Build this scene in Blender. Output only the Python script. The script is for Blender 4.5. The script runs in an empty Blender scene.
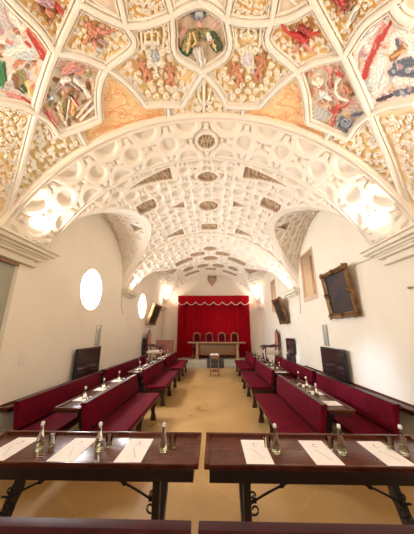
import bpy, bmesh, math, random
import numpy as np
from mathutils import Vector, Matrix
random.seed(7)
rng = np.random.default_rng(5)
scene = bpy.context.scene
COL = scene.collection
PI = math.pi

# ------------------------------------------------------------------ survey of the hall
F = 233.0; CX = 0.09; CZ = 1.75
TH = math.atan(64 / F); YAW = math.atan(6 / F * math.cos(TH))
W = 2.85            # half width
YB = 13.9           # back wall
ZC = 1.9            # centre height of the vault circles
RV = 3.15; RS = 3.05

# ------------------------------------------------------------------ materials
def mat(name, col, rough=.6, metal=0., noise=0., nscale=8., spec=.5, bump=0., bscale=40., sheen=0., coat=0., emit=None, estr=0., col2=None, trans=0., ior=1.45, stretch=None):
    m = bpy.data.materials.new(name); m.use_nodes = True
    nt = m.node_tree; b = nt.nodes['Principled BSDF']
    b.inputs['Base Color'].default_value = (*col, 1)
    b.inputs['Roughness'].default_value = rough
    b.inputs['Metallic'].default_value = metal
    b.inputs['Specular IOR Level'].default_value = spec
    b.inputs['IOR'].default_value = ior
    if sheen:
        b.inputs['Sheen Weight'].default_value = sheen
        b.inputs['Sheen Roughness'].default_value = .4
        b.inputs['Sheen Tint'].default_value = (*[min(1, c * 2 + .1) for c in col], 1)
    if coat:
        b.inputs['Coat Weight'].default_value = coat; b.inputs['Coat Roughness'].default_value = .12
    if trans: b.inputs['Transmission Weight'].default_value = trans
    if emit:
        b.inputs['Emission Color'].default_value = (*emit, 1); b.inputs['Emission Strength'].default_value = estr
    if noise or col2 or bump:
        tc = nt.nodes.new('ShaderNodeTexCoord'); mp = nt.nodes.new('ShaderNodeMapping')
        nt.links.new(tc.outputs['Object'], mp.inputs[0])
        if stretch: mp.inputs['Scale'].default_value = stretch
    if noise or col2:
        n = nt.nodes.new('ShaderNodeTexNoise'); n.inputs['Scale'].default_value = nscale; n.inputs['Detail'].default_value = 5
        r = nt.nodes.new('ShaderNodeMix'); r.data_type = 'RGBA'
        c2 = col2 or tuple(c * (1 - noise) for c in col)
        r.inputs[6].default_value = (*col, 1); r.inputs[7].default_value = (*c2, 1)
        cr = nt.nodes.new('ShaderNodeMapRange'); cr.inputs[1].default_value = .35; cr.inputs[2].default_value = .65
        nt.links.new(mp.outputs[0], n.inputs['Vector']); nt.links.new(n.outputs['Fac'], cr.inputs[0])
        nt.links.new(cr.outputs[0], r.inputs[0]); nt.links.new(r.outputs[2], b.inputs['Base Color'])
    if bump:
        n2 = nt.nodes.new('ShaderNodeTexNoise'); n2.inputs['Scale'].default_value = bscale; n2.inputs['Detail'].default_value = 3
        bp = nt.nodes.new('ShaderNodeBump'); bp.inputs['Strength'].default_value = bump; bp.inputs['Distance'].default_value = .01
        nt.links.new(mp.outputs[0], n2.inputs['Vector']); nt.links.new(n2.outputs['Fac'], bp.inputs['Height']); nt.links.new(bp.outputs[0], b.inputs['Normal'])
    return m

def vcol_mat(name, rough=.6, bump=0.):
    m = mat(name, (1, 1, 1), rough, bump=bump, bscale=120)
    nt = m.node_tree; a = nt.nodes.new('ShaderNodeAttribute'); a.attribute_name = 'Col'
    nt.links.new(a.outputs['Color'], nt.nodes['Principled BSDF'].inputs['Base Color'])
    return m

M = dict(
    wall=mat('wall_plaster', (.90, .825, .70), .8, noise=.05, nscale=1.3, bump=.12, bscale=14),
    white=mat('white_stucco', (.90, .84, .75), .65, noise=.04, nscale=5),
    cornice=mat('cornice_stucco', (.85, .78, .65), .65, noise=.05, nscale=5),
    niche=mat('grey_green_plaster', (.40, .40, .31), .8, noise=.06, nscale=2),
    soffit=mat('brown_wood_soffit', (.42, .25, .15), .6, noise=.2, nscale=6),
    velvet=mat('crimson_velvet', (.13, .001, .011), .8, noise=.3, nscale=9, spec=.12, sheen=.0, bump=.15, bscale=60),
    curtain=mat('red_curtain', (.38, .002, .009), .8, noise=.15, nscale=5, spec=.1),
    dark=mat('dark_varnished_wood', (.12, .030, .016), .25, noise=.45, nscale=7, spec=.3, coat=.05, stretch=(1, 8, 1)),
    darkedge=mat('dark_wood', (.016, .007, .005), .45, noise=.4, nscale=9),
    mid=mat('brown_wood', (.30, .15, .07), .4, noise=.35, nscale=8, stretch=(1, 1, 6)),
    light=mat('pale_oak', (.50, .28, .14), .45, noise=.3, nscale=6, stretch=(1, 6, 6)),
    seatwood=mat('bench_wood', (.06, .022, .016), .4, noise=.3, nscale=9),
    iron=mat('black_iron', (.02, .018, .018), .45, metal=.6),
    black=mat('black_plastic', (.015, .015, .017), .35),
    screen=mat('screen_glass', (.045, .022, .024), .12, noise=.2, nscale=2, coat=.5),
    gold=mat('carved_gilt_wood', (.30, .15, .05), .4, metal=.45, noise=.65, nscale=16, bump=.9, bscale=30),
    canvas=mat('dark_oil_painting', (.022, .026, .036), .55, nscale=3.2, col2=(.075, .042, .03), spec=.25),
    paper=mat('white_paper', (.90, .85, .84), .7),
    ink=mat('dark_ink', (.16, .10, .09), .7),
    redink=mat('red_ink', (.55, .12, .08), .7),
    greyink=mat('pale_grey_ink', (.50, .48, .47), .6),
    glass=mat('clear_glass', (.93, .96, .78), .03, trans=1., ior=1.3),
    label=mat('gold_green_print', (.50, .47, .12), .4),
    cap=mat('white_cap', (.85, .84, .82), .4),
    water=mat('green_tinted_glass', (.97, .98, .78), .03, trans=1., ior=1.12),
    pane=mat('daylit_window_glass', (.9, .95, 1), .3, emit=(.95, .98, 1), estr=13.),
    steel=mat('grey_metal', (.46, .47, .44), .4, metal=.3),
    plast=mat('white_plastic', (.80, .78, .72), .5),
    stone=mat('grey_stone', (.46, .42, .33), .6, noise=.12, nscale=3),
    carpet=mat('dark_carpet', (.07, .06, .055), .95, noise=.3, nscale=30),
    pink=mat('pink_cloth', (.52, .20, .16), .7, noise=.2, nscale=6),
    trim=mat('white_fringe', (.85, .70, .66), .7),
    cream=mat('cream_cushion', (.70, .55, .42), .8),
    peach=mat('peach_plaster', (.62, .40, .25), .7, noise=.2, nscale=3),
    peach2=mat('pale_peach_plaster', (.70, .53, .38), .7, noise=.12, nscale=3),
    cable=mat('thin_cable', (.45, .36, .26), .6),
    lampglow=mat('lamp_lens', (1, .9, .75), .3, emit=(1, .86, .66), estr=9.),  # emissive globe standing in for a reflected uplight
    brass=mat('dull_brass', (.42, .38, .20), .4, metal=.7),
    paint=vcol_mat('painted_stucco', .55),
    vault=vcol_mat('vault_stucco', .65),
)

# floor: worn ochre tiles laid on the diagonal
def floor_mat():
    m = mat('ochre_stone_floor', (.5, .3, .12), .3)
    nt = m.node_tree; b = nt.nodes['Principled BSDF']
    tc = nt.nodes.new('ShaderNodeTexCoord'); mp = nt.nodes.new('ShaderNodeMapping'); mp.inputs['Rotation'].default_value = (0, 0, math.radians(42))
    nt.links.new(tc.outputs['Object'], mp.inputs[0])
    br = nt.nodes.new('ShaderNodeTexBrick'); br.offset = 0; br.inputs['Scale'].default_value = 1
    br.inputs['Brick Width'].default_value = 1.25; br.inputs['Row Height'].default_value = 1.25; br.inputs['Mortar Size'].default_value = .012; br.inputs['Mortar Smooth'].default_value = .8
    br.inputs['Color1'].default_value = (.54, .34, .135, 1); br.inputs['Color2'].default_value = (.50, .305, .115, 1); br.inputs['Mortar'].default_value = (.58, .36, .15, 1)
    nt.links.new(mp.outputs[0], br.inputs['Vector'])
    n = nt.nodes.new('ShaderNodeTexNoise'); n.inputs['Scale'].default_value = 1.4; n.inputs['Detail'].default_value = 6
    nt.links.new(tc.outputs['Object'], n.inputs['Vector'])
    mx = nt.nodes.new('ShaderNodeMix'); mx.data_type = 'RGBA'; mx.blend_type = 'MULTIPLY'; mx.inputs[0].default_value = .55
    cr = nt.nodes.new('ShaderNodeValToRGB'); cr.color_ramp.elements[0].position = .32; cr.color_ramp.elements[0].color = (.62, .56, .46, 1)
    cr.color_ramp.elements[1].position = .66; cr.color_ramp.elements[1].color = (1, 1, 1, 1)
    nt.links.new(n.outputs['Fac'], cr.inputs[0]); nt.links.new(br.outputs['Color'], mx.inputs[6]); nt.links.new(cr.outputs[0], mx.inputs[7])
    nt.links.new(mx.outputs[2], b.inputs['Base Color'])
    mr = nt.nodes.new('ShaderNodeMapRange'); mr.inputs[3].default_value = .2; mr.inputs[4].default_value = .42
    nt.links.new(n.outputs['Fac'], mr.inputs[0]); nt.links.new(mr.outputs[0], b.inputs['Roughness'])
    return m
M['floor'] = floor_mat()

# ------------------------------------------------------------------ mesh building
class MB:
    def __init__(s): s.bm = bmesh.new()
    def box(s, x0, x1, y0, y1, z0, z1, bev=0., mtx=None):
        t = bmesh.new()
        r = bmesh.ops.create_cube(t, size=1)
        bmesh.ops.scale(t, vec=(x1 - x0, y1 - y0, z1 - z0), verts=t.verts)
        if bev: bmesh.ops.bevel(t, geom=t.edges[:], offset=bev, segments=2, affect='EDGES', profile=.6)
        bmesh.ops.translate(t, vec=((x0 + x1) / 2, (y0 + y1) / 2, (z0 + z1) / 2), verts=t.verts)
        return s.join(t, mtx)
    def join(s, t, mtx=None):
        if mtx is not None: t.transform(mtx)
        me = bpy.data.meshes.new('t'); t.to_mesh(me); t.free(); s.bm.from_mesh(me); bpy.data.meshes.remove(me)
        return s
    def grid(s, P, closed_u=False, closed_v=False, caps=False):
        n, m = len(P), len(P[0])
        V = [[s.bm.verts.new(p) for p in row] for row in P]
        for i in range(n if closed_u else n - 1):
            for j in range(m if closed_v else m - 1):
                a, b, c, d = V[i][j], V[(i + 1) % n][j], V[(i + 1) % n][(j + 1) % m], V[i][(j + 1) % m]
                try: s.bm.faces.new((a, b, c, d))
                except ValueError: pass
        if caps:
            for row in (V[0], V[-1]):
                try: s.bm.faces.new(row)
                except ValueError: pass
        return s
    def tube(s, pts, r, n=8, taper=None):
        pts = [Vector(p) for p in pts]; R = []
        up = Vector((0, 0, 1))
        for i, p in enumerate(pts):
            d = (pts[min(i + 1, len(pts) - 1)] - pts[max(i - 1, 0)]).normalized()
            u = d.cross(up)
            if u.length < .05: u = d.cross(Vector((1, 0, 0)))
            u.normalize(); v = d.cross(u)
            rr = (r[i] if isinstance(r, (list, tuple)) else r)
            R.append([p + (u * math.cos(a) + v * math.sin(a)) * rr for a in [2 * PI * k / n for k in range(n)]])
        return s.grid(R, closed_v=True, caps=True)
    def lathe(s, prof, n=16, c=(0, 0, 0)):
        R = [[(c[0] + r * math.cos(2 * PI * k / n), c[1] + r * math.sin(2 * PI * k / n), c[2] + z) for k in range(n)] for r, z in prof]
        return s.grid(R, closed_v=True, caps=True)
    def prism(s, poly, a, d0, d1, bev=0.):
        # poly in the plane across axis a, extruded from d0 to d1
        def P(u, v, d): return {'x': (d, u, v), 'y': (u, d, v), 'z': (u, v, d)}[a]
        t = bmesh.new()
        A = [t.verts.new(P(u, v, d0)) for u, v in poly]; B = [t.verts.new(P(u, v, d1)) for u, v in poly]
        t.faces.new(A); t.faces.new(B)
        for i in range(len(poly)): t.faces.new((A[i], A[(i + 1) % len(poly)], B[(i + 1) % len(poly)], B[i]))
        bmesh.ops.recalc_face_normals(t, faces=t.faces)
        if bev: bmesh.ops.bevel(t, geom=t.edges[:], offset=bev, segments=1, affect='EDGES')
        return s.join(t)
    def build(s, name, m, parent=None, smooth=False, angle=40):
        bmesh.ops.recalc_face_normals(s.bm, faces=s.bm.faces)
        me = bpy.data.meshes.new(name); s.bm.to_mesh(me); s.bm.free(); me.materials.append(m)
        for p in me.polygons: p.use_smooth = True
        if not smooth:
            try: me.set_sharp_from_angle(angle=math.radians(angle))
            except Exception: pass
        o = bpy.data.objects.new(name, me); COL.objects.link(o)
        if parent: o.parent = parent
        return o

def tag(o, label=None, cat=None, group=None, kind=None):
    if label: o['label'] = label
    if cat: o['category'] = cat
    if group: o['group'] = group
    if kind: o['kind'] = kind
    return o
def struct(o): o['kind'] = 'structure'; return o
def empty(name, loc=(0, 0, 0), rz=0., label=None, cat=None, group=None):
    o = bpy.data.objects.new(name, None); COL.objects.link(o); o.location = loc; o.rotation_euler = (0, 0, rz)
    o.empty_display_size = .1
    return tag(o, label, cat, group)
def dup(root, loc=None, rz=None, label=None, group=None):
    def rec(o, par):
        c = o.copy(); COL.objects.link(c)
        if par: c.parent = par
        for ch in [k for k in bpy.data.objects if k.parent == o]: rec(ch, c)
        return c
    c = rec(root, None)
    if loc is not None: c.location = loc
    if rz is not None: c.rotation_euler[2] = rz
    if label: c['label'] = label
    if group: c['group'] = group
    return c
def cr(pts, n=6):
    pts = [np.array(p, float) for p in pts]; out = []
    P = [2 * pts[0] - pts[1]] + pts + [2 * pts[-1] - pts[-2]]
    for i in range(1, len(P) - 2):
        for k in range(n):
            t = k / n; a, b, c, d = P[i - 1], P[i], P[i + 1], P[i + 2]
            out.append(.5 * ((2 * b) + (-a + c) * t + (2 * a - 5 * b + 4 * c - d) * t * t + (-a + 3 * b - 3 * c + d) * t ** 3))
    out.append(pts[-1]); return out

def np_mesh(name, P, faces, m, cols=None, parent=None, smooth=True):
    me = bpy.data.meshes.new(name)
    me.vertices.add(len(P)); me.vertices.foreach_set('co', P.astype(np.float32).ravel())
    me.loops.add(faces.size); me.loops.foreach_set('vertex_index', faces.astype(np.int32).ravel())
    me.polygons.add(len(faces)); me.polygons.foreach_set('loop_start', np.arange(0, faces.size, 4, dtype=np.int32))
    me.polygons.foreach_set('use_smooth', np.full(len(faces), smooth))
    me.update(calc_edges=True)
    if cols is not None:
        a = me.color_attributes.new('Col', 'FLOAT_COLOR', 'POINT')
        a.data.foreach_set('color', np.concatenate([cols, np.ones((len(cols), 1))], 1).astype(np.float32).ravel())
    me.materials.append(m)
    o = bpy.data.objects.new(name, me); COL.objects.link(o)
    if parent: o.parent = parent
    return o
def grid_faces(n, m):
    i, j = np.meshgrid(np.arange(n - 1), np.arange(m - 1), indexing='ij')
    a = (i * m + j).ravel(); return np.stack([a, a + 1, a + m + 1, a + m], 1)

# ------------------------------------------------------------------ setting: floor and walls
struct(MB().box(-3.6, 3.6, -3.2, YB + .3, -.2, 0).build('floor', M['floor']))
def wall_with_round_windows(sign, holes, rects, name):
    # plaster wall in the plane x = sign*W with round and rectangular openings, .5 m thick reveals
    y0, y1, z0, z1 = -3.0, YB + .2, 0, 5.3
    mb = MB(); X = sign * W
    cuts = []
    # column strips: split wall along Y around openings
    ys = sorted(set([y0, y1] + [v for (a, b, c, d) in rects for v in (a, b)] + [v for (c, z, r) in holes for v in (c - r - .1, c + r + .1)]))
    for a, b in zip(ys[:-1], ys[1:]):
        mid_ = (a + b) / 2
        h = [q for q in holes if q[0] - q[2] - .1 < mid_ < q[0] + q[2] + .1]
        rc = [q for q in rects if q[0] < mid_ < q[1]]
        if rc:
            c, d = rc[0][2], rc[0][3]
            if c > z0: mb.box(min(X, X + sign * .3), max(X, X + sign * .3), a, b, z0, c)
            mb.box(min(X, X + sign * .3), max(X, X + sign * .3), a, b, d, z1)
        elif h:
            cy, cz, r = h[0]; s = r + .1
            mb.box(min(X, X + sign * .3), max(X, X + sign * .3), a, b, z0, cz - s)
            mb.box(min(X, X + sign * .3), max(X, X + sign * .3), a, b, cz + s, z1)
            N = 48; inner = []; outer = []; back = []
            for k in range(N):
                t = 2 * PI * k / N; cc, ss = math.cos(t), math.sin(t); q = s / max(abs(cc), abs(ss))
                outer.append((X, cy + q * cc, cz + q * ss)); inner.append((X, cy + r * cc, cz + r * ss)); back.append((X + sign * .28, cy + r * .86 * cc, cz + r * .86 * ss))
            mb.grid([outer, inner, back], closed_v=True)
        else:
            mb.box(min(X, X + sign * .3), max(X, X + sign * .3), a, b, z0, z1)
    return struct(mb.build(name, M['wall'], smooth=False, angle=30))
WIN = [(5.55, 2.73, .49), (9.75, 2.77, .49)]
wall_with_round_windows(-1, WIN, [(1.9, 3.34, 0, 2.76)], 'wall_left')
RW = [(6.15, 7.1, 2.58, 4.02), (10.2, 11.0, 2.58, 4.0)]
wall_with_round_windows(1, [], RW, 'wall_right')
struct(MB().box(-3.2, 3.2, YB, YB + .25, 0, 5.6).build('wall_back', M['wall']))
struct(MB().box(-3.2, 3.2, -3.25, -3.0, 0, 5.6).build('wall_front', M['wall']))
# side doorway on the left: reveal and grey wall of the passage
mb = MB(); mb.box(-4.3, -4.2, 1.2, 4.4, -.05, 3.2); mb.box(-4.3, -W - .301, 4.3, 4.4, -.05, 3.2); mb.box(-4.3, -W - .301, 1.1, 1.2, -.05, 3.2)
struct(mb.build('wall_passage', M['niche']))
struct(MB().box(-4.3, -W - .301, 1.1, 4.4, -.2, -.001).build('floor_passage', M['floor']))
mb = MB(); mb.box(-4.3, -W - .301, 1.1, 4.4, 3.2, 3.3); struct(mb.build('ceiling_passage', M['niche']))
d = MB().box(-W - .12, -W - .06, 1.92, 3.335, 0, 2.70).build('door_1', M['niche']); struct(d)
struct(MB().box(-W - .30, -W + .0, 1.9, 3.34, 2.70, 2.762).build('trim_1', M['soffit']))

for i, (cy, cz, r) in enumerate(WIN):
    o = empty('window_%d' % (i + 1), (-W, cy, cz)); struct(o)
    mb = MB(); N = 48
    R = [[(-.27, rr * math.cos(2 * PI * k / N), rr * math.sin(2 * PI * k / N)) for k in range(N)] for rr in (r * .9, r * .01)]
    mb.grid(R, closed_v=True); mb.build('pane', M['pane'], o)
    mb = MB(); mb.tube([(-.24, r * .86 * math.cos(2 * PI * k / N), r * .86 * math.sin(2 * PI * k / N)) for k in range(N + 1)], .02, 6); mb.build('window_frame', M['plast'], o, True)
for i, (a, b, c, d_) in enumerate(RW):
    o = empty('window_%d' % (i + 3), (W, a, c)); struct(o)
    w_, h_ = b - a, d_ - c
    mb = MB()   # splayed recess
    mb.box(.52, .56, -.1, w_ + .1, -.1, h_ + .1); mb.box(.28, .56, -.12, -.0, -.1, h_ + .1); mb.box(.28, .56, w_, w_ + .12, -.1, h_ + .1)
    mb.build('recess', M['peach'], o)
    mb = MB(); mb.box(.28, .56, -.1, w_ + .1, h_, h_ + .1); mb.box(.28, .56, -.1, w_ + .1, -.1, 0)
    mb.prism([(0, h_ * .98), (0, h_ * .55), (w_ * .25, h_ * .74), (w_ * .5, h_ * .80), (w_ * .75, h_ * .74), (w_, h_ * .55), (w_, h_ * .98)], 'x', .46, .50)
    mb.build('recess_arch', M['peach2'], o)
    mb = MB(); t = .055
    for q in ((0, t, 0, h_), (w_ - t, w_, 0, h_), (t, w_ - t, 0, t * 2.2), (t, w_ - t, h_ - t, h_)): mb.box(-.02, .05, q[0], q[1], q[2], q[3], .006)
    mb.build('window_frame', M['peach2'], o)
    # added glowing globe that imitates an uplight reflected in the recess
    L = empty('recess_lamp', (W + .40, a + .38, c + .12), 0, ['small glowing lamp inside the nearer tall recess on the right wall', 'small glowing lamp inside the farther tall recess on the right wall'][i], 'lamp', 'lamps in the right wall recesses')
    MB().lathe([(.001, 0), (.06, 0), (.06, .02), (.015, .03), (.015, .22), (.001, .22)], 12).build('lamp_stand', M['brass'], L)
    MB().lathe([(.001, .22), (.05, .24), (.075, .30), (.05, .37), (.001, .385)], 16).build('bulb', M['lampglow'], L, True)

# ------------------------------------------------------------------ vault pieces
def vec3(c): return np.array(c, float)
STUC = vec3((.87, .785, .675)); GROUND = vec3((.80, .71, .59)); GOLDP = vec3((.33, .19, .09))
def sstep(a, b, x):
    t = np.clip((x - a) / (b - a), 0, 1); return t * t * (3 - 2 * t)
def strap(u, v):
    return _strap(u, v)
def _strap(u, v):
    """raised strapwork of rings and crescents, 0..1, unit cells"""
    cu = np.abs((u % 1) - .5); cv = np.abs((v % 1) - .5)
    d1 = np.hypot(cu, cv); ku, kv = .5 - cu, .5 - cv; d2 = np.hypot(ku, kv)
    ring = 1 - sstep(.045, .09, np.abs(d1 - .27))
    cres = 1 - sstep(.05, .10, np.abs(d2 - .34))
    knob = 1 - sstep(.06, .10, np.maximum(np.abs(cu - .0) * 1.2, np.abs(cv - .36)))
    knob2 = 1 - sstep(.06, .10, np.maximum(np.abs(cv - .0) * 1.2, np.abs(cu - .36)))
    return np.maximum(np.maximum(ring, cres), np.maximum(knob, knob2))

def arch_band(y0, y1, step, name, rosette=False, cell=.5):
    """transverse arch: mouldings on both edges, strapwork soffit"""
    pm = math.acos((3.04 - ZC) / RS)
    n = int(2 * pm * RS / step); ph = np.linspace(-pm, pm, n)
    inner0, inner1 = y0 + .11, y1 - .11
    yy = np.concatenate([[y0, y0, y0 + .012, y0 + .04, y0 + .045, y0 + .075, y0 + .08, y0 + .108], np.arange(inner0, inner1, step), [y1 - .108, y1 - .08, y1 - .075, y1 - .045, y1 - .04, y1 - .012, y1, y1]])
    rr = np.concatenate([[RV + .06, RS + .03, RS + .0, RS - .005, RS + .02, RS + .018, RS - .004, RS - .002], np.full(len(np.arange(inner0, inner1, step)), RS + .035), [RS - .002, RS - .004, RS + .018, RS + .02, RS - .005, RS, RS + .03, RV + .06]])
    A, Y = np.meshgrid(ph, yy, indexing='ij'); Rr = np.broadcast_to(rr, A.shape).copy()
    ncell = max(2, round(2 * pm * RS / cell)); ncell += (ncell % 2 == 0)
    u = (A + pm) / (2 * pm) * ncell; wv = (Y - inner0) / (inner1 - inner0)
    v = .5 + (wv - .5) * .98
    ins = (Y >= inner0) & (Y < inner1)
    s = strap(u, v)
    d = None
    C = np.broadcast_to(STUC, A.shape + (3,)).copy()
    C = np.where((ins & (s < .3))[..., None], STUC * .95, C)
    h = s * .055
    if rosette:
        dr = np.hypot(A * RS / .15, (Y - (y0 + y1) / 2 + .0) / .16)
        h = np.where(dr < 1.6, .0, h); h = np.where((dr > 1) & (dr < 1.35), .06, h)
        bump = .03 + .02 * np.sin(A * RS * 62 + 2.2 * np.sin(Y * 50)) * np.sin(Y * 66 + 2.3 * np.sin(A * RS * 55))
        h = np.where(dr <= 1, bump * (1.2 - dr * .3), h)
        C = np.where((dr <= 1)[..., None], np.where((bump > .034)[..., None], vec3((.72, .60, .42)), GOLDP), C)
    Rr = np.where(ins, Rr - h, Rr)
    P = np.stack([Rr * np.sin(A), Y, ZC + Rr * np.cos(A)], -1)
    return struct(np_mesh(name, P.reshape(-1, 3), grid_faces(*A.shape), M['vault'], C.reshape(-1, 3)))

# panels of gilded relief in a vault bay: (x, Y, half width, half length, kind)
def bay(y0, y1, step, panels, name, cell=.50, rise=1.68):
    yc = (y0 + y1) / 2; hy = (y1 - y0) / 2 + .01
    pm = math.asin((W + .02) / RV)
    n = int(2 * pm * RV / step); m = int((y1 - y0) / step)
    ph = np.linspace(-pm, pm, n); yy = np.linspace(y0, y1, m)
    A, Y = np.meshgrid(ph, yy, indexing='ij')
    X = RV * np.sin(A)
    zm = ZC + RV * np.cos(A); q = np.clip(1 - ((Y - yc) / hy) ** 2, 0, 1); zc = 3.1 + (rise - .28 + .28 * (np.abs(X) / W) ** 3) * np.sqrt(q)
    k = .035
    mx = np.maximum(zm, zc); Z = mx + k * np.log(np.exp((zm - mx) / k) + np.exp((zc - mx) / k)) - .0
    g = zm - zc
    gx, gy = np.gradient(g); sl = np.hypot(gx / (RV * (ph[1] - ph[0])), gy / (yy[1] - yy[0])) + .15
    dg = np.abs(g) / sl
    s = strap(A * RV / cell + .5, (Y - yc) / cell + .5)
    h = .06 * s
    C = np.broadcast_to(STUC, A.shape + (3,)).copy()
    C = np.where((h < .02)[..., None], STUC * .95, C)
    # groin ribs
    rib = (dg < .10)
    hr = .045 + .02 * (np.abs(dg - .07) < .02) + .0
    h = np.where(rib, hr, h); C = np.where(rib[..., None], STUC, C)
    # plain frame along the wall
    for (px_, py_, rx, ry, kind) in panels:
        ax = math.asin(np.clip(px_ / RV, -1, 1)); dx = (A - ax) * RV; dy = Y - py_
        if kind == 'o': dd = np.hypot(dx / rx, dy / ry)
        elif kind == 'r': dd = np.maximum(np.abs(dx / rx), np.abs(dy / ry)) + .12 * np.minimum(np.abs(dx / rx), np.abs(dy / ry))
        elif kind == 'd': dd = np.abs(dx / rx) * .8 + np.abs(dy / ry) * .8
        elif kind in '<>':   # triangle with its tall side toward the centre line
            sx = -dx / rx if kind == '>' else dx / rx
            dd = np.maximum(np.abs(dy / ry) * 1.0 + (1 - (sx + 1) / 2) * 1.0, np.abs(sx))
        w1 = np.sin(dx * 41 + 2.2 * np.sin(dy * 33)); w2 = np.sin(dy * 47 + 2.4 * np.sin(dx * 37 + 1)); bump = .012 + .02 * (w1 * w2 + .5 * np.sin((dx + dy) * 83))
        ins = dd < 1; edge = (dd >= 1) & (dd < 1.0 + .05 / min(rx, ry))
        h = np.where(edge, .06, h); C = np.where(edge[..., None], STUC, C)
        h = np.where(ins, bump, h)
        C = np.where(ins[..., None], np.where((bump > .02)[..., None], vec3((.66, .50, .34)), GOLDP), C)
    ex = np.minimum(Y - y0, y1 - Y)
    # displacement along the normal
    P = np.stack([X, Y, Z], -1)
    Tu = np.gradient(P, axis=0); Tv = np.gradient(P, axis=1); N = np.cross(Tu, Tv); N /= np.linalg.norm(N, axis=-1, keepdims=True) + 1e-9
    N = np.where(N[..., 2:3] > 0, -N, N)
    P = P + N * h[..., None]
    P[..., 0] = np.clip(P[..., 0], -W - .03, W + .03)
    return struct(np_mesh(name, P.reshape(-1, 3), grid_faces(*A.shape), M['vault'], C.reshape(-1, 3)))

# near vault shell behind the coffer ribs
def barrel(y0, y1, r, name, m):
    mb = MB(); pm = math.acos((3.04 - ZC) / r)
    P = [[(r * math.sin(a), y, ZC + r * math.cos(a)) for a in np.linspace(-pm, pm, 61)] for y in np.linspace(y0, y1, 12)]
    mb.grid(P); return struct(mb.build(name, m, smooth=True))
barrel(-3.0, 2.86, RV + .004, 'ceiling_near', M['white'])
A1 = (2.84, 3.84); A2 = (7.42, 8.42); A3 = (12.9, YB)
arch_band(*A1, .0135, 'ceiling_arch_near', True, .74)
arch_band(*A2, .022, 'ceiling_arch_middle', False, .5)
PAN1 = [(0, 4.40, .22, .17, 'o'), (0, 5.62, .26, .26, 'o'), (0, 6.92, .27, .24, 'r'),
        (-1.22, 4.14, .48, .19, '<'), (1.22, 4.14, .48, .19, '>'),
        (-1.18, 7.0, .34, .24, '<'), (1.18, 7.0, .34, .24, '>'),
        (-.84, 5.42, .19, .15, '<'), (.84, 5.42, .19, .15, '>'),
        (-1.50, 4.98, .25, .22, 'r'), (1.50, 4.98, .25, .22, 'r'),
        (-1.98, 5.95, .22, .22, '>'), (2.02, 5.95, .22, .22, '<')]
bay(3.80, 7.46, .0165, PAN1, 'ceiling_bay_middle')
PAN2 = [(0, 9.0, .24, .22, 'o'), (0, 10.3, .30, .28, 'o'), (.0, 12.2, .25, .2, 'r'),
        (-.55, 9.55, .28, .22, 'r'), (.55, 9.55, .28, .22, 'r'), (-1.2, 10.0, .38, .25, 'r'), (1.2, 10.0, .38, .25, 'r'),
        (-.40, 11.5, .27, .28, 'o'), (.40, 11.5, .27, .28, 'o'), (-1.15, 11.4, .24, .28, 'o'), (1.15, 11.4, .24, .28, 'o'),
        (-1.95, 10.6, .33, .42, 'd'), (1.95, 10.6, .33, .42, 'd'), (-1.05, 12.4, .38, .22, 'r'), (1.05, 12.4, .38, .22, 'r'),
        (-2.35, 9.6, .2, .3, 'd'), (2.35, 9.6, .2, .3, 'd')]
bay(8.38, YB + .01, .028, [(a, b, c * 1.15, d_ * 1.25, k) for a, b, c, d_, k in PAN2], 'ceiling_bay_far', .6, 1.6)

# ------------------------------------------------------------------ cornices and corbels
def cornice(sign, y0, y1, tiers, name, ret=.0):
    mb = MB()
    for (z0, z1, pr, ye) in tiers:
        a = sign * (W + .02); b = sign * (W - pr)
        mb.box(min(a, b), max(a, b), y0 + ye * ret, y1 - ye, z0, z1, min(.012, (z1 - z0) * .3))
    return struct(mb.build(name, M['cornice']))
T1 = [(3.015, 3.05, .26, 0), (2.985, 3.018, .22, .04), (2.955, 2.988, .23, .05), (2.92, 2.958, .17, .12), (2.89, 2.922, .13, .18), (2.85, 2.892, .11, .2), (2.775, 2.852, .05, .30), (2.74, 2.778, .085, .27)]
k_ = 2
for sg, nm in ((-1, 'left'), (1, 'right')):
    cornice(sg, .6, 3.86, T1, 'trim_%d' % k_); k_ += 1
T2 = [(3.04, 3.08, .22, 0), (3.0, 3.042, .18, .04), (2.95, 3.002, .20, .03), (2.90, 2.952, .11, .12), (2.86, 2.90, .07, .20)]
for (ya, yb) in ((7.34, 8.50), (12.9, YB)):
    for sg in (-1, 1):
        cornice(sg, ya, yb, T2, 'trim_%d' % k_, 1 if yb < 13 else 0); k_ += 1

# ------------------------------------------------------------------ painted near vault: stations along the vault
def V3(px, py):
    """picture survey point -> (angle, Y) on the near vault cylinder"""
    u = (np.asarray(px, float) - 207) / F; v = (267 - np.asarray(py, float)) / F
    y_ = math.cos(TH) - v * math.sin(TH); z_ = math.sin(TH) + v * math.cos(TH)
    c, s = math.cos(YAW), math.sin(YAW)
    x_ = u * c - y_ * s; y2 = u * s + y_ * c
    h0 = CZ - ZC; a = x_ ** 2 + z_ ** 2; b = 2 * (CX * x_ + h0 * z_); cc = CX ** 2 + h0 ** 2 - RV * RV
    t = (-b + np.sqrt(b * b - 4 * a * cc)) / 2 / a
    return np.arctan2(CX + t * x_, h0 + t * z_), t * y2
def onV(A, Y, h):
    return np.stack([(RV - h) * np.sin(A), Y, ZC + (RV - h) * np.cos(A)], -1)

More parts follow.
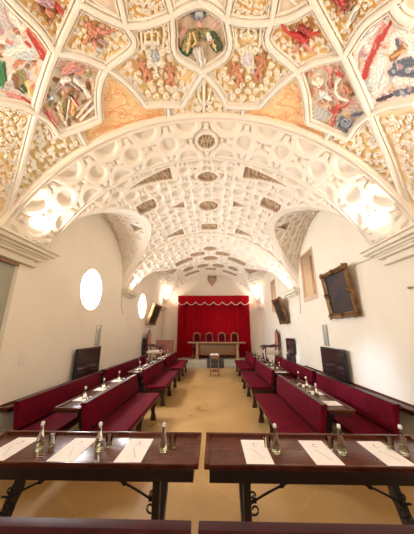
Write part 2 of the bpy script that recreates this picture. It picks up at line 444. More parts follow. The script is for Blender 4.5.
RIBS = [
    [(2, 226), (8, 204), (16, 178), (24, 148), (34, 112), (43, 82), (54, 51)], [(54, 51), (65, 28), (78, 0), (86, -22)],
    [(54, 51), (39, 29), (17, 7), (0, -12)], [(54, 51), (71, 53), (88, 58), (106, 66)],
    [(34, 112), (20, 105), (-6, 100)], [(34, 112), (48, 121), (57, 134)], [(57, 134), (78, 127), (99, 118)],
    [(99, 118), (98, 97), (100, 80), (106, 66)], [(76, 129), (87, 148)], [(106, 66), (122, 78), (135, 91), (145, 104)],
    [(145, 104), (164, 103), (182, 104)], [(182, 104), (192, 88), (203, 70)], [(168, 106), (169, 128)],
    [(125, 24), (133, 44), (106, 66)], [(125, 24), (148, 22), (172, 13)], [(172, 13), (173, 30), (176, 53), (203, 70)],
    [(172, 13), (166, -8)], [(172, 13), (186, 5), (200, 1), (213, 6), (227, 17)], [(125, 24), (118, -8)], [(125, 24), (100, 13), (78, 1)],
    [(227, 17), (229, 50), (203, 70)], [(227, 17), (249, 21), (272, 20)], [(227, 17), (232, -8)], [(200, 1), (200, -14)],
    [(203, 70), (218, 87), (227, 104)], [(227, 104), (243, 105), (261, 104)], [(261, 104), (278, 86), (298, 69)], [(244, 107), (241, 128)],
    [(272, 20), (269, 42), (298, 69)], [(272, 20), (277, -8)], [(272, 20), (294, 14), (316, 1)], [(298, 69), (320, 59), (345, 54)],
    [(345, 54), (330, 28), (315, 1), (306, -18)], [(345, 54), (366, 23), (396, 0), (412, -14)], [(345, 54), (358, 82), (372, 113)],
    [(372, 113), (390, 105), (416, 101)], [(372, 113), (380, 133), (392, 160), (402, 188), (416, 224)],
    [(298, 69), (306, 92), (309, 121)], [(309, 121), (330, 129), (350, 137)], [(350, 137), (358, 125), (372, 113)], [(332, 130), (321, 149)],
    [(394, 2), (402, 14), (416, 22)],
]
def sweep_ribs():
    prof = [(-.054, -.01), (-.054, .036), (-.044, .046), (-.036, .018), (-.027, .03), (-.018, .07), (0, .075), (.018, .07), (.027, .03), (.036, .018), (.044, .046), (.054, .036), (.054, -.01)]
    mb = MB()
    for k, rb in enumerate(RIBS):
        pts = cr(rb, 7) if len(rb) > 2 else [np.array(rb[0]) + (np.array(rb[1], float) - np.array(rb[0])) * t for t in np.linspace(0, 1, 6)]
        pts = np.array(pts); A, Y = V3(pts[:, 0], pts[:, 1]); s = A * RV
        ta, ty = np.gradient(s), np.gradient(Y); L = np.hypot(ta, ty) + 1e-9; na, ny = -ty / L, ta / L
        dh = (k % 7) * .0007
        P = [[tuple(onV((s[i] + na[i] * o) / RV, Y[i] + ny[i] * o, h + dh)) for o, h in prof] for i in range(len(pts))]
        mb.grid(P, caps=True)
    return struct(mb.build('ceiling_ribs', M['white'], smooth=False, angle=50))
sweep_ribs()

# colour names for the painter
K = dict(cream=(.93, .86, .72), white=(.90, .86, .80), gold=(.93, .66, .32), ochre=(.94, .66, .32), yel=(.96, .73, .38), peach=(.93, .72, .47), orange=(.86, .44, .17),
         flesh=(.62, .28, .17), pink=(.70, .32, .27), red=(.58, .07, .06), dred=(.42, .07, .07), brown=(.32, .16, .09), olive=(.34, .30, .14), green=(.07, .25, .11), dgreen=(.06, .11, .05),
         blue=(.28, .47, .58), grey=(.50, .52, .56), slate=(.13, .15, .20), lblue=(.60, .70, .74), mauve=(.52, .32, .36), tan=(.68, .50, .33), lgrey=(.60, .58, .56), dark=(.08, .06, .06), rose=(.78, .56, .48))
def inpoly(X, Y, poly):
    r = np.zeros(X.shape, bool); n = len(poly)
    for i in range(n):
        x1, y1 = poly[i]; x2, y2 = poly[(i + 1) % n]
        if y1 == y2: continue
        c = ((y1 > Y) != (y2 > Y)) & (X < (x2 - x1) * (Y - y1) / (y2 - y1) + x1); r ^= c
    return r
def segdist(X, Y, a, b):
    ax, ay = a; bx, by = b; dx, dy = bx - ax, by - ay; L = dx * dx + dy * dy
    t = np.clip(((X - ax) * dx + (Y - ay) * dy) / L, 0, 1) if L else 0
    return np.hypot(X - ax - t * dx, Y - ay - t * dy)
def patch(name, poly, ground, strokes, parent, step=.5, h0=.004, cloth=True):
    """dense relief patch; strokes = (colour, height, radius, points)"""
    xs = [p[0] for p in poly]; ys = [p[1] for p in poly]
    gx = np.arange(min(xs), max(xs) + step, step); gy = np.arange(min(ys), max(ys) + step, step)
    X, Y = np.meshgrid(gx, gy, indexing='ij')
    H = np.full(X.shape, h0); C = np.zeros(X.shape + (3,)); mask = np.zeros(X.shape, bool)
    if ground is not None:
        g = vec3(K[ground] if isinstance(ground, str) else ground)
        nz = .5 + .5 * np.sin(X * .31 + 1.7 * np.sin(Y * .23)) * np.sin(Y * .37 + X * .11)
        C[:] = g * (.90 + .13 * nz[..., None]); mask[:] = True
    for (c, h, r, pts) in strokes:
        d = np.full(X.shape, 1e9)
        if len(pts) == 1: d = np.hypot(X - pts[0][0], Y - pts[0][1])
        for a, b in zip(pts[:-1], pts[1:]): d = np.minimum(d, segdist(X, Y, a, b))
        col = vec3(K[c] if isinstance(c, str) else c)
        if r > (1.7 if ground is not None else 2.6) and cloth:   # brushed, folded edges and tone inside the stroke
            ph = (r * 7.3 + pts[0][0] * .9) % 6.28
            wob = np.sin(X * .95 + 1.3 * np.sin(Y * .7 + ph)) * np.cos(Y * 1.05 + ph) + .6 * np.sin(X * 2.1 + Y * 1.7 + ph)
            d = d + wob * .16 * min(r, 4.5)
            ax_, ay_ = (pts[-1][0] - pts[0][0], pts[-1][1] - pts[0][1]); L_ = math.hypot(ax_, ay_) or 1
            across = (X * -ay_ + Y * ax_) / L_ if L_ > 1.5 else (X + Y) * .7
            al_ = (X * ax_ + Y * ay_) / L_; fold = .6 * np.sin(across * 1.5 + 1.9 * np.sin(al_ * .5 + ph) + ph) + .4 * np.sin(across * 3.1 - al_ * .9 + 2 * np.sin(al_ * .33))
            col = np.clip(col * (1 + .30 * fold + .10 * wob)[..., None], 0, 1)
        else: fold = 0
        ins = d < r
        f = np.clip((r - d) / (.3 * r + .15), 0, 1)[..., None]
        if ground is None: f = ins[..., None].astype(float)
        C = np.where(ins[..., None], C * (1 - f) + col * f, C)
        base = H if h == 0 else h0 + h * (1.5 if ground is None else 1) * np.sqrt(np.clip(1 - (d / r) ** 2, 0, 1)) * (1 + .10 * fold)
        H = np.where(ins, np.maximum(H, base) if h else H, H); mask |= ins
    A, Yv = V3(X, Y); P = onV(A, Yv, H)
    fc = grid_faces(*X.shape); keep = inpoly(X, Y, poly).ravel() & mask.ravel()
    fc = fc[keep[fc].all(1)]
    if len(fc) == 0: return None
    used = np.unique(fc); re = np.zeros(X.size, int); re[used] = np.arange(len(used))
    return np_mesh(name, P.reshape(-1, 3)[used], re[fc], M['paint'], C.reshape(-1, 3)[used], parent)

def spiral(cx, cy, r, a0, turns=1.4, sgn=1, n=12):
    return [(cx + r * (1 - .75 * t) * math.cos(a0 + sgn * t * turns * 2 * PI), cy + r * (1 - .75 * t) * math.sin(a0 + sgn * t * turns * 2 * PI)) for t in [i / n for i in range(n + 1)]]
def foliage(poly, space, r, cols=('cream', 'white'), h=.034, w=.95, avoid=(), seed=1, core='gold'):
    rd = random.Random(seed); xs = [p[0] for p in poly]; ys = [p[1] for p in poly]; pts = []; S = []
    for _ in range(900):
        x, y = rd.uniform(min(xs), max(xs)), rd.uniform(min(ys), max(ys))
        X, Y = np.array([x, x + r + 1.5, x - r - 1.5, x, x]), np.array([y, y, y, y + r + 1.5, y - r - 1.5])
        if not inpoly(X, Y, poly).all(): continue
        if any(math.hypot(x - a, y - b) < space for a, b in pts): continue
        if any(math.hypot(x - a, y - b) < q for a, b, q in avoid): continue
        pts.append((x, y))
    for (x, y) in pts:
        rr = r * rd.uniform(.8, 1.15)
        S.append((core, 0, 1.69, [(x - .8, y), (x + .8, y + .8)]))
    for (x, y) in pts:
        rr = r * rd.uniform(.8, 1.15); a = rd.uniform(0, 6.28); sg = rd.choice((-1, 1)); c = rd.choice(cols)
        S.append((c, h, w, spiral(x, y, rr, a, 1.2, sg)))
        b = a + 2.2 * sg
        S.append((c, h * .8, w * 1.15, [(x + rr * math.cos(a), y + rr * math.sin(a)), (x + (rr + 1.6) * math.cos(b), y + (rr + 1.6) * math.sin(b))]))
    # leafy links between curls
    for i, (x, y) in enumerate(pts):
        q = sorted(pts, key=lambda p: math.hypot(p[0] - x, p[1] - y))[1:2]
        for (a, b) in q: S.append((rd.choice(cols), h * .55, w * .9, [(x, y), ((x + a) / 2 + rd.uniform(-1.5, 1.5), (y + b) / 2 + rd.uniform(-1.5, 1.5)), (a, b)]))
    return S
def wash(poly, pal, n, seed, rmin=1.8, rmax=4.2):
    """loose underpainting of overlapping brush marks"""
    rd = random.Random(seed); xs = [p[0] for p in poly]; ys = [p[1] for p in poly]; S = []
    while len(S) < n:
        x, y = rd.uniform(min(xs), max(xs)), rd.uniform(min(ys), max(ys))
        if not inpoly(np.array([x]), np.array([y]), poly)[0]: continue
        a = rd.uniform(0, 6.28); L = rd.uniform(1, 7)
        S.append((rd.choice(pal), 0, rd.uniform(rmin, rmax), [(x, y), (x + L * math.cos(a), y + L * math.sin(a))]))
    return S
def cherub(hx, hy, bx, by, side, col='flesh'):
    """little nude figure: head, trunk, arm toward the shield, two bent legs"""
    dx, dy = bx - hx, by - hy
    ex, ey = bx + dx * .8, by + dy * .8
    s = side
    return [(col, .05, 2.5, [((hx + bx) / 2, (hy + by) / 2), (bx, by)]), (col, .055, 2.7, [(bx, by), (ex - s * 1, ey - 1)]),
            (col, .045, 1.35, [((hx * .6 + bx * .4), (hy * .6 + by * .4)), (hx + s * 4.5, hy + 4), (hx + s * 7.5, hy + 2.2)]),
            (col, .04, 1.25, [((hx * .5 + bx * .5), (hy * .5 + by * .5)), (bx - s * 4, by - .5), (bx - s * 5.5, by + 3)]),
            (col, .05, 1.9, [(ex, ey), (ex + s * 3, ey + 4), (ex + s * 1.2, ey + 8.5)]), (col, .05, 1.9, [(ex - s * 1.5, ey), (ex - s * 3, ey + 4.5), (ex - s * 1.5, ey + 8)]),
            ((.74, .42, .29), .06, 2.3, [(hx, hy)]), ((.40, .20, .10), .062, 1.5, [(hx - .8 * s, hy - 1.1)]), ('dark', .063, .3, [(hx + .7 * s, hy + .1)]), ('red', .063, .3, [(hx + .9 * s, hy + 1.1)])]

def panel(name, poly, ground, label, strokes=(), parts=(), cat='ceiling relief', group=None, step=.5):
    ax, ay = V3(np.mean([p[0] for p in poly]), np.mean([p[1] for p in poly]))
    o = empty(name, (0, 0, 0), 0, label, cat, group)
    patch('painted_ground', poly, ground, list(strokes), o, step)
    for (pn, st) in parts:
        k = 1.22 if pn in ('cherub', 'figure_group') else 1.08
        patch(pn, poly, None, [(c, h, r * k, p) for c, h, r, p in st], o, .42, -.01)
    return o
G1 = 'relief and painted panels between the coffer ribs'

# crest with cherubs, left
pl = [(125, 24), (148, 22), (172, 13), (173, 30), (176, 53), (203, 70), (192, 88), (182, 104), (164, 103), (145, 104), (135, 91), (122, 78), (106, 66), (133, 44)]
crown = [('gold', .03, 5.2, [(147, 34), (156, 34)]), ('cream', .055, .9, [(145, 38), (144.5, 31), (148, 27.5), (151, 30)]), ('cream', .055, .9, [(157, 38), (158, 31), (155, 27.5), (151, 30)]), ('cream', .06, .9, [(151, 38), (151, 27)]),
         ('cream', .06, 1.3, [(151, 26)]), ('cream', .06, 1.5, [(144.5, 40), (151, 41.5), (158, 40)]), ('white', .065, .5, [(145, 39), (157.5, 39)])]
shield = [('cream', .04, 8, [(154, 52), (155, 60)]), ('cream', .055, 1.3, spiral(148, 49, 3, 0, 1.2)), ('cream', .055, 1.3, spiral(162, 49, 3, 3.1, 1.2, -1)), ('cream', .055, 1.3, spiral(149, 62, 3, 0, 1.2, -1)), ('cream', .055, 1.3, spiral(161, 62, 3, 3.1)),
          ('grey', .06, 4, [(154.5, 51), (155, 55)]), ('lgrey', .063, 1.2, [(154, 58)]), ('cream', .05, 1.6, [(155, 64), (156, 70)])]
plume = [('cream', .035, 1.6, [(141, 30), (141, 40), (144, 46)]), ('cream', .035, 1.6, [(163.5, 24), (164, 34), (163, 44)]), ('cream', .045, 1.2, spiral(168, 47, 3, 1)), ('cream', .045, 1.2, spiral(142.5, 44, 2.4, 4)), ('cream', .04, 1.3, [(166, 40), (168, 44)])]
cl = [(155, 74), (150, 80), (160, 80), (152, 87), (161, 88), (168, 84), (147, 91), (156, 94), (166, 93), (175, 93), (173, 86)]
lob = [('cream', .055, 1.25, spiral(x, y, 2.7, i * 1.3, 1.1, 1 if i % 2 else -1)) for i, (x, y) in enumerate(cl)] + [('gold', .02, 3.4, [c]) for c in cl][:0]
panel('ceiling_relief', pl, 'yel', 'crowned grey shield held by two cherubs, ceiling relief left of the bishop panel',
      [('gold', .01, 3.6, [c]) for c in cl] + foliage(pl, 5.2, 2.4, avoid=[(151, 34, 11), (155, 55, 12), (139, 63, 7), (171, 68, 7), (156, 86, 14)], seed=3),
      [('scroll_leaves', lob + plume), ('shield', shield), ('crown', crown), ('cherub', cherub(138, 58, 143, 65, 1)), ('cherub', cherub(169.5, 62, 170, 70, -1))], group=G1)
# crest with cherubs, right
pr = [(227, 17), (249, 21), (272, 20), (269, 42), (298, 69), (278, 86), (261, 104), (243, 105), (227, 104), (218, 87), (203, 70), (229, 50)]
crown = [('cream', .045, 4.5, [(244, 34), (254, 34)]), ('cream', .055, 1, [(243, 36), (241, 28), (245, 26)]), ('cream', .055, 1, [(255, 36), (257, 28), (253, 26)]), ('cream', .055, 1.1, [(249, 37), (249, 25)]), ('gold', .062, .8, [(249, 31)]), ('gold', .062, .7, [(245, 36), (253, 36)]), ('cream', .06, 1.2, [(249, 24)])]
shield = [('cream', .04, 7.5, [(249, 50), (248, 60)]), ('cream', .055, 1.3, spiral(242, 48, 3, 0)), ('cream', .055, 1.3, spiral(256, 47, 3, 3.1, 1.3, -1)), ((.74, .68, .74), .06, 4, [(248, 55), (248, 59)]), ('white', .062, 1.2, [(247, 56)]), ('cream', .05, 1.5, [(249, 64), (249, 70)])]
plume = [('cream', .035, 1.8, [(236, 28), (236, 40), (238, 48)]), ('cream', .035, 1.8, [(261, 28), (261, 40), (259, 46)]), ('cream', .04, 1.3, spiral(237, 44, 2.4, 2))]
cl = [(248, 76), (243, 82), (253, 82), (238, 88), (248, 89), (257, 88), (234, 94), (243, 95), (252, 96), (227, 76), (224, 71), (272, 62), (277, 69), (270, 71), (267, 78), (262, 84)]
lob = [('cream', .055, 1.25, spiral(x, y, 2.7, i * 1.7, 1.1, 1 if i % 2 else -1)) for i, (x, y) in enumerate(cl)]
panel('ceiling_relief', pr, 'yel', 'pale lilac shield held by two cherubs, ceiling relief right of the bishop panel',
      [('gold', .01, 3.6, [c]) for c in cl] + foliage(pr, 5.2, 2.3, avoid=[(249, 33, 12), (249, 54, 12), (234, 67, 7), (262, 60, 8), (248, 86, 15), (272, 68, 8)], seed=4),
      [('scroll_leaves', lob + plume), ('shield', shield), ('crown', crown), ('cherub', cherub(232, 62, 237, 70, 1)), ('cherub', cherub(264, 53, 261, 62, -1))], group=G1)
# bishop
hx = [(172, 13), (186, 5), (200, 1), (213, 6), (227, 17), (229, 50), (203, 70), (176, 53), (173, 30)]
bish = [('olive', .03, 6.5, [(192, 35), (206, 34)]), ('dgreen', .035, 6, [(188, 44), (186, 50)]), ('dgreen', .035, 5.5, [(212, 36), (217, 46)]), ('olive', .04, 3.5, [(190, 36), (186, 46)]), ('white', .04, 4.4, [(197, 50), (202, 62)]), ('lgrey', .045, .9, [(195, 46), (199, 62)]),
        ('lgrey', .045, .9, [(202, 46), (204, 64)]), ('gold', .045, .8, [(190, 32), (187, 50)]), ('gold', .045, .8, [(193, 31), (196, 40), (192, 44)]), ('gold', .045, .8, [(207, 31), (213, 40), (216, 48)]), ('dark', .042, .8, [(199, 31), (200, 38)]), ('gold', .046, .6, spiral(188, 41, 1.8, 0)), ('gold', .046, .6, spiral(214, 43, 1.8, 0))]
face = [((.80, .52, .42), .05, 3.3, [(198.5, 19), (198.5, 22)]), ((.78, .45, .36), .055, 1.0, [(198.5, 20), (198.5, 22)]), ('dark', .056, .4, [(197, 19.2)]), ('dark', .056, .4, [(200.2, 19.2)]), ('red', .056, .4, [(198, 23.6), (199.4, 23.6)]), ('pink', .05, 1.6, [(182, 31), (184, 27)]), ('pink', .052, .5, [(181, 28), (181, 24)]), ('pink', .052, .5, [(183, 27), (183.5, 23.5)]), ('pink', .05, 1.9, [(210, 40), (213, 38)])]
panel('ceiling_relief', hx, (.70, .55, .40), 'painted bishop in green and gold robes with a flat dark hat, hexagonal ceiling panel',
      [('olive', 0, 5, [(182, 14), (188, 10)]), ('brown', 0, 3.5, [(177, 40), (178, 50)]), ('tan', 0, 3, [(180, 22)]), ('rose', 0, 7, [(216, 24)]), ('brown', 0, 2.5, [(226, 30), (227, 48)])],
      [('robe', bish), ('hat', [('slate', .06, 2.6, [(193, 13.5), (204, 13)]), (K['grey'], .06, 2.2, [(197, 10.5), (201, 10.5)])]), ('head', face[:5]), ('hand', face[5:8]), ('hand', face[8:]), ('book', [('white', .055, 2.6, [(208, 33), (210, 36)]), ('lgrey', .058, .5, [(206.5, 35), (209, 38.5)])])], group=G1)
# small figure panels
p2 = [(54, 51), (65, 28), (78, 1), (100, 13), (125, 24), (133, 44), (106, 66), (88, 58), (71, 53)]
fig = [('flesh', .05, 4, [(88, 24), (93, 32)]), ('pink', .05, 3.2, [(97, 28), (104, 30)]), ((.62, .30, .22), .055, 2.4, [(84, 21)]), ((.62, .30, .22), .055, 2.3, [(102, 22)]), ('brown', .05, 1.2, [(84, 18.5)]), ('mauve', .05, 2, [(98, 38), (104, 42)]), ('flesh', .045, 2, [(88, 34), (84, 40)]), ('flesh', .045, 1.6, [(106, 31), (113, 27)]), ('pink', .045, 2, [(93, 40), (96, 47)]), ('lblue', .05, 1.5, [(97, 46), (100, 49)])]
panel('ceiling_relief', p2, 'yel', 'reddish cherub group among cream scrolls, ceiling panel just left of the crowned shield', foliage(p2, 5.4, 2.3, avoid=[(94, 28, 9), (98, 40, 6)], seed=5), [('figure_group', fig)], group=G1)
p3 = [(272, 20), (294, 14), (316, 1), (330, 28), (345, 54), (320, 59), (298, 69), (269, 42)]
fig = [('red', .05, 4, [(296, 33), (305, 38)]), ('dred', .05, 3, [(302, 26), (310, 31)]), ((.70, .34, .26), .055, 2.4, [(297, 26)]), ((.70, .34, .26), .055, 2.2, [(308, 22)]), ('red', .045, 1.8, [(294, 34), (286, 28), (283, 23)]), ('pink', .045, 1.8, [(305, 42), (312, 49)]), ('red', .045, 2, [(310, 33), (318, 31)]), ('brown', .05, 1, [(297, 23.6), (299, 24.5)]), ('brown', .05, 1.2, [(308, 19.8)]), ('pink', .045, 1.6, [(299, 42), (297, 49)])]
panel('ceiling_relief', p3, 'ochre', 'red figures among cream curls, ceiling panel right of the lilac shield', foliage(p3, 5.6, 2.1, avoid=[(301, 33, 13)], seed=6), [('figure_group', fig)], group=G1)
p4 = [(0, -12), (17, 7), (39, 29), (54, 51), (65, 28), (78, 0), (84, -14)]
panel('ceiling_relief', p4, 'ochre', 'brown figure and cream scrolls, triangular ceiling panel at the top left', foliage(p4, 5.5, 2.3, avoid=[(46, 3, 9)], seed=7), [('figure_group', [('mauve', .05, 4.5, [(40, -2), (50, 3)]), ('flesh', .055, 3, [(46, 8), (50, 12)]), ('red', .05, 2.4, [(56, 4), (60, 10)]), ('brown', .05, 2, [(52, 15), (49, 20)]), ('brown', .05, 2, [(37, 3), (39, 9)])])], group=G1)
p5 = [(306, -16), (315, 1), (330, 28), (345, 54), (366, 23), (396, 0), (408, -12)]
panel('ceiling_relief', p5, 'ochre', 'dark red figure and cream scrolls, triangular ceiling panel at the top right', foliage(p5, 5.3, 2.2, avoid=[(342, 2, 9)], seed=8), [('figure_group', [('dred', .05, 4.5, [(338, -3), (346, 3)]), ('flesh', .055, 2.6, [(343, 9)]), ('brown', .05, 2.4, [(352, -1), (350, 7)]), ('white', .05, 2, [(357, 6), (352, 16), (348, 24)]), ('lgrey', .055, 1, [(359, 8), (354, 18)])])], group=G1)
for pp, gr, lb, sd in (([(118, -8), (125, 24), (148, 22), (172, 13), (166, -8)], 'ochre', 'cream scrolls in a ceiling panel above the crowned shield', 9),
                       ([(232, -8), (227, 17), (249, 21), (272, 20), (277, -8)], 'yel', 'cream scrolls in a ceiling panel above the lilac shield', 10)):
    panel('ceiling_relief', pp, gr, lb, foliage(pp, 5, 2.2, seed=sd), group=G1)
for pp, lb in (([(78, 1), (100, 13), (125, 24), (118, -8), (86, -14)], 'plain pale ceiling panel at the top edge left of the scroll panel'), ([(277, -8), (272, 20), (294, 14), (316, 1), (306, -14)], 'plain pale ceiling panel at the top edge right of the scroll panel'),):
    panel('ceiling_relief', pp, (.86, .74, .60), lb, [('white', .02, 1, [(pp[0][0] + 10, -4), (pp[0][0] + 18, 3), (pp[0][0] + 30, 10)])], group=G1)

# relief scenes
L1 = [(54, 51), (71, 53), (88, 58), (106, 66), (100, 80), (98, 97), (99, 118), (78, 127), (57, 134), (48, 121), (34, 112), (43, 82)]
st = [('rose', 0, 8, [(62, 62), (95, 66)]), ('lgrey', .02, 2, [(50, 94), (62, 78)]), ('lgrey', .02, 1, [(47, 100), (70, 76)]),
      ('pink', .04, 4.2, [(64, 70), (74, 64)]), ('pink', .04, 3.6, [(72, 68), (80, 70)]), ('mauve', .05, 1.1, [(66, 72), (78, 66)]), ('olive', .045, 3.6, [(87, 69), (88, 73)]), ('tan', .05, 2, [(87, 68)]),
      ('white', .045, 3.2, [(62, 80), (68, 78)]), ('white', .045, 2.8, [(74, 79), (82, 85)]), ('lgrey', .05, 1.2, [(70, 82), (78, 88)]), ('white', .045, 2.4, [(84, 88), (88, 95)]),
      ('brown', .05, 3, [(64, 92), (70, 88)]), ('brown', .05, 2.8, [(76, 90), (76, 96)]), ('dark', .03, 1.5, [(70, 94), (74, 99)]), ('flesh', .055, 1.8, [(66, 88)]), ('flesh', .055, 1.7, [(75, 86)]), ('flesh', .055, 1.6, [(62, 84)]),
      ('olive', .05, 4, [(62, 100), (60, 112)]), ('tan', .055, 2.4, [(58, 106), (62, 118)]), ('brown', .05, 1.6, [(64, 106), (67, 120)]), ('orange', .045, 3, [(73, 100), (71, 112)]), ('red', .045, 1.6, [(74, 98), (77, 104)]),
      ('cream', .03, 1.4, [(76, 116), (90, 100)]), ('cream', .03, 1.4, [(80, 119), (93, 106)]), ('tan', .02, .8, [(84, 119), (95, 110)]), ('pink', .04, 3, [(46, 108), (56, 122)]), ('red', .045, 1.6, [(45, 112), (55, 126)]), ('white', .05, 1, [(68, 98), (64, 122)]), ('cream', .05, .9, [(70, 96), (77, 106)]),
      ('blue', .06, 3.2, [(50.5, 96)]), ('lblue', .065, 1.3, [(50, 95)]), ('lgrey', .02, 1, [(52, 92), (58, 84)]), ('white', .03, 1.3, [(63, 120), (66, 126)]), ('tan', .03, 2.4, [(92, 80), (94, 92)])]
panel('ceiling_relief', L1, (.76, .66, .55), 'battle scene with a round blue shield, ceiling panel at the left', wash(L1, ['tan', 'brown', 'lgrey', 'cream', 'mauve', 'olive', 'flesh', 'tan', 'brown'], 85, 21, 1.8, 3.2) + st, group=G1, step=.42)
R1 = [(298, 69), (320, 59), (345, 54), (358, 82), (372, 113), (358, 125), (350, 137), (330, 129), (309, 121), (306, 92)]
st = [('lgrey', 0, 10, [(322, 112), (318, 116)]), ('rose', 0, 8, [(332, 96), (352, 105)]), ('lgrey', 0, 5, [(356, 112), (362, 114)]), ('tan', .03, 4, [(313, 76), (317, 84)]), ('cream', .045, 2.6, [(318, 78), (322, 82)]), ('flesh', .05, 2.5, [(312, 72)]), ('brown', .05, 1.2, [(312, 69.5)]),
      ('cream', .05, 2, [(314, 80), (320, 84)]), ('pink', .05, 3.2, [(326, 66), (331, 69)]), ('red', .05, 2.6, [(338, 71), (343, 74)]), ('pink', .05, 2.4, [(337, 68)]), ('flesh', .055, 2, [(330, 74)]), ('brown', .05, 1.8, [(329, 80), (331, 86)]),
      ('flesh', .05, 2.6, [(315, 89)]), ('brown', .05, 1.1, [(313.5, 87)]), ('white', .045, 1.6, [(342, 76), (337, 81), (336, 90), (341, 97), (349, 99)]), ('flesh', .05, 3.6, [(346, 82), (351, 90)]), ('pink', .055, 1.8, [(344, 86), (346, 92)]), ('brown', .055, .8, [(347, 80), (351, 84)]), ('brown', .055, .8, [(349, 90), (353, 94)]),
      ('white', .03, 3, [(322, 92), (330, 98)]), ('lblue', .03, 1.6, [(320, 98), (327, 92)]), ('tan', .045, 2.6, [(322, 104), (328, 104)]), ('brown', .05, 1.4, [(323, 101.5)]), ('flesh', .05, 2.2, [(331, 106)]),
      ('slate', .05, 6.2, [(343, 119), (349, 122)]), ('slate', .045, 2.4, [(354, 114), (361, 112)]), ('grey', .055, .7, spiral(347, 120, 5, 0, 1.5)), ('grey', .055, .6, [(341, 116), (339, 124)]), ('slate', .04, 2.6, [(340, 124), (348, 130)]),
      ('red', .055, 2.4, [(338, 104), (337, 110)]), ('red', .05, 1.3, [(339, 106), (346, 105), (351, 101)]), ('flesh', .055, 1.5, [(338.5, 100.5)]), ('red', .05, 1.3, [(336, 111), (333, 117), (334, 124)]), ('red', .05, 1.3, [(337, 111), (333, 110), (330, 107)]), ('pink', .05, .9, [(351, 101), (354, 99)])]
panel('ceiling_relief', R1, (.80, .70, .60), 'crowd with a small red figure over a dark swirling cloak, ceiling panel at the right', wash(R1, ['rose', 'lgrey', 'cream', 'tan', 'flesh', 'brown', 'pink', 'gold'], 65, 22, 1.8, 3.4) + st, group=G1, step=.42)
# large frescoes at the sides
FL = [(-14, -26), (0, -12), (17, 7), (39, 29), (54, 51), (43, 82), (34, 112), (20, 105), (-14, 99)]
st = [('lgrey', 0, 9, [(3, 8), (12, 22)]), ('mauve', 0, 1.4, [(4, 8), (8, 20), (14, 30)]), ('white', 0, 4, [(11, 14), (22, 28)]), ('lblue', 0, 6, [(10, 48), (30, 52)]), ('white', 0, 4, [(6, 54), (22, 48)]), ('mauve', 0, .8, [(13, 12), (22, 24)]),
      ('lgrey', 0, 1.3, [(3, 24), (16, 44)]), ('red', 0, 4.2, [(29, 31), (46, 56)]), ('pink', 0, 1.8, [(30, 29), (48, 54)]), ('dred', 0, 1, [(28, 34), (43, 60)]), ('brown', 0, 3, [(15, 30), (18, 33)]), ('flesh', 0, 2, [(16, 31)]), ('pink', 0, 3, [(8, 42), (11, 43)]), ('red', 0, 2, [(26, 42), (30, 46)]),
      ('white', 0, 2.2, [(18, 36), (22, 44), (28, 50)]), ('blue', 0, 2, [(22, 58), (26, 58)]), ('lblue', 0, 2, [(14, 56), (34, 60)]), ('green', 0, 6.5, [(0, 66), (0, 82)]), ('dgreen', 0, 1.5, [(4, 62), (6, 80)]), ('green', 0, 3, [(-8, 60), (-8, 90)]),
      ('olive', 0, 6, [(20, 74), (24, 82)]), ('brown', 0, 4, [(15, 76), (17, 86)]), ('flesh', 0, 3.2, [(15, 66)]), ('flesh', 0, 2.8, [(34, 64)]), ('tan', 0, 3.5, [(37, 70), (40, 80)]), ('brown', 0, 1.4, [(32, 61), (36, 61)]), ('dgreen', 0, 2.5, [(22, 86), (26, 90)]), ('dark', 0, 1.3, [(18, 88), (24, 93)]),
      ('yel', 0, 2.6, [(27, 82), (31, 96)]), ('orange', 0, 1.6, [(30, 88), (34, 98)]), ('pink', 0, 3, [(8, 93), (20, 98)]), ('red', 0, 1.6, [(22, 97), (32, 104)]), ('mauve', 0, 2, [(26, 70), (28, 78)]), ('grey', 0, 1.6, [(24, 68), (30, 74)]), ('tan', 0, 1.6, [(40, 88), (36, 98)])]
panel('ceiling_fresco', FL, (.74, .68, .62), 'large fresco with white-winged figure and red drapery, left side of the vault', wash(FL, ['lgrey', 'lblue', 'rose', 'tan', 'white', 'mauve', 'grey', 'flesh', 'brown'], 110, 23) + st, cat='ceiling painting', group='large side frescoes', step=.42)
FR = [(345, 54), (366, 23), (394, 2), (402, 14), (428, 26), (428, 100), (390, 105), (372, 113), (358, 82)]
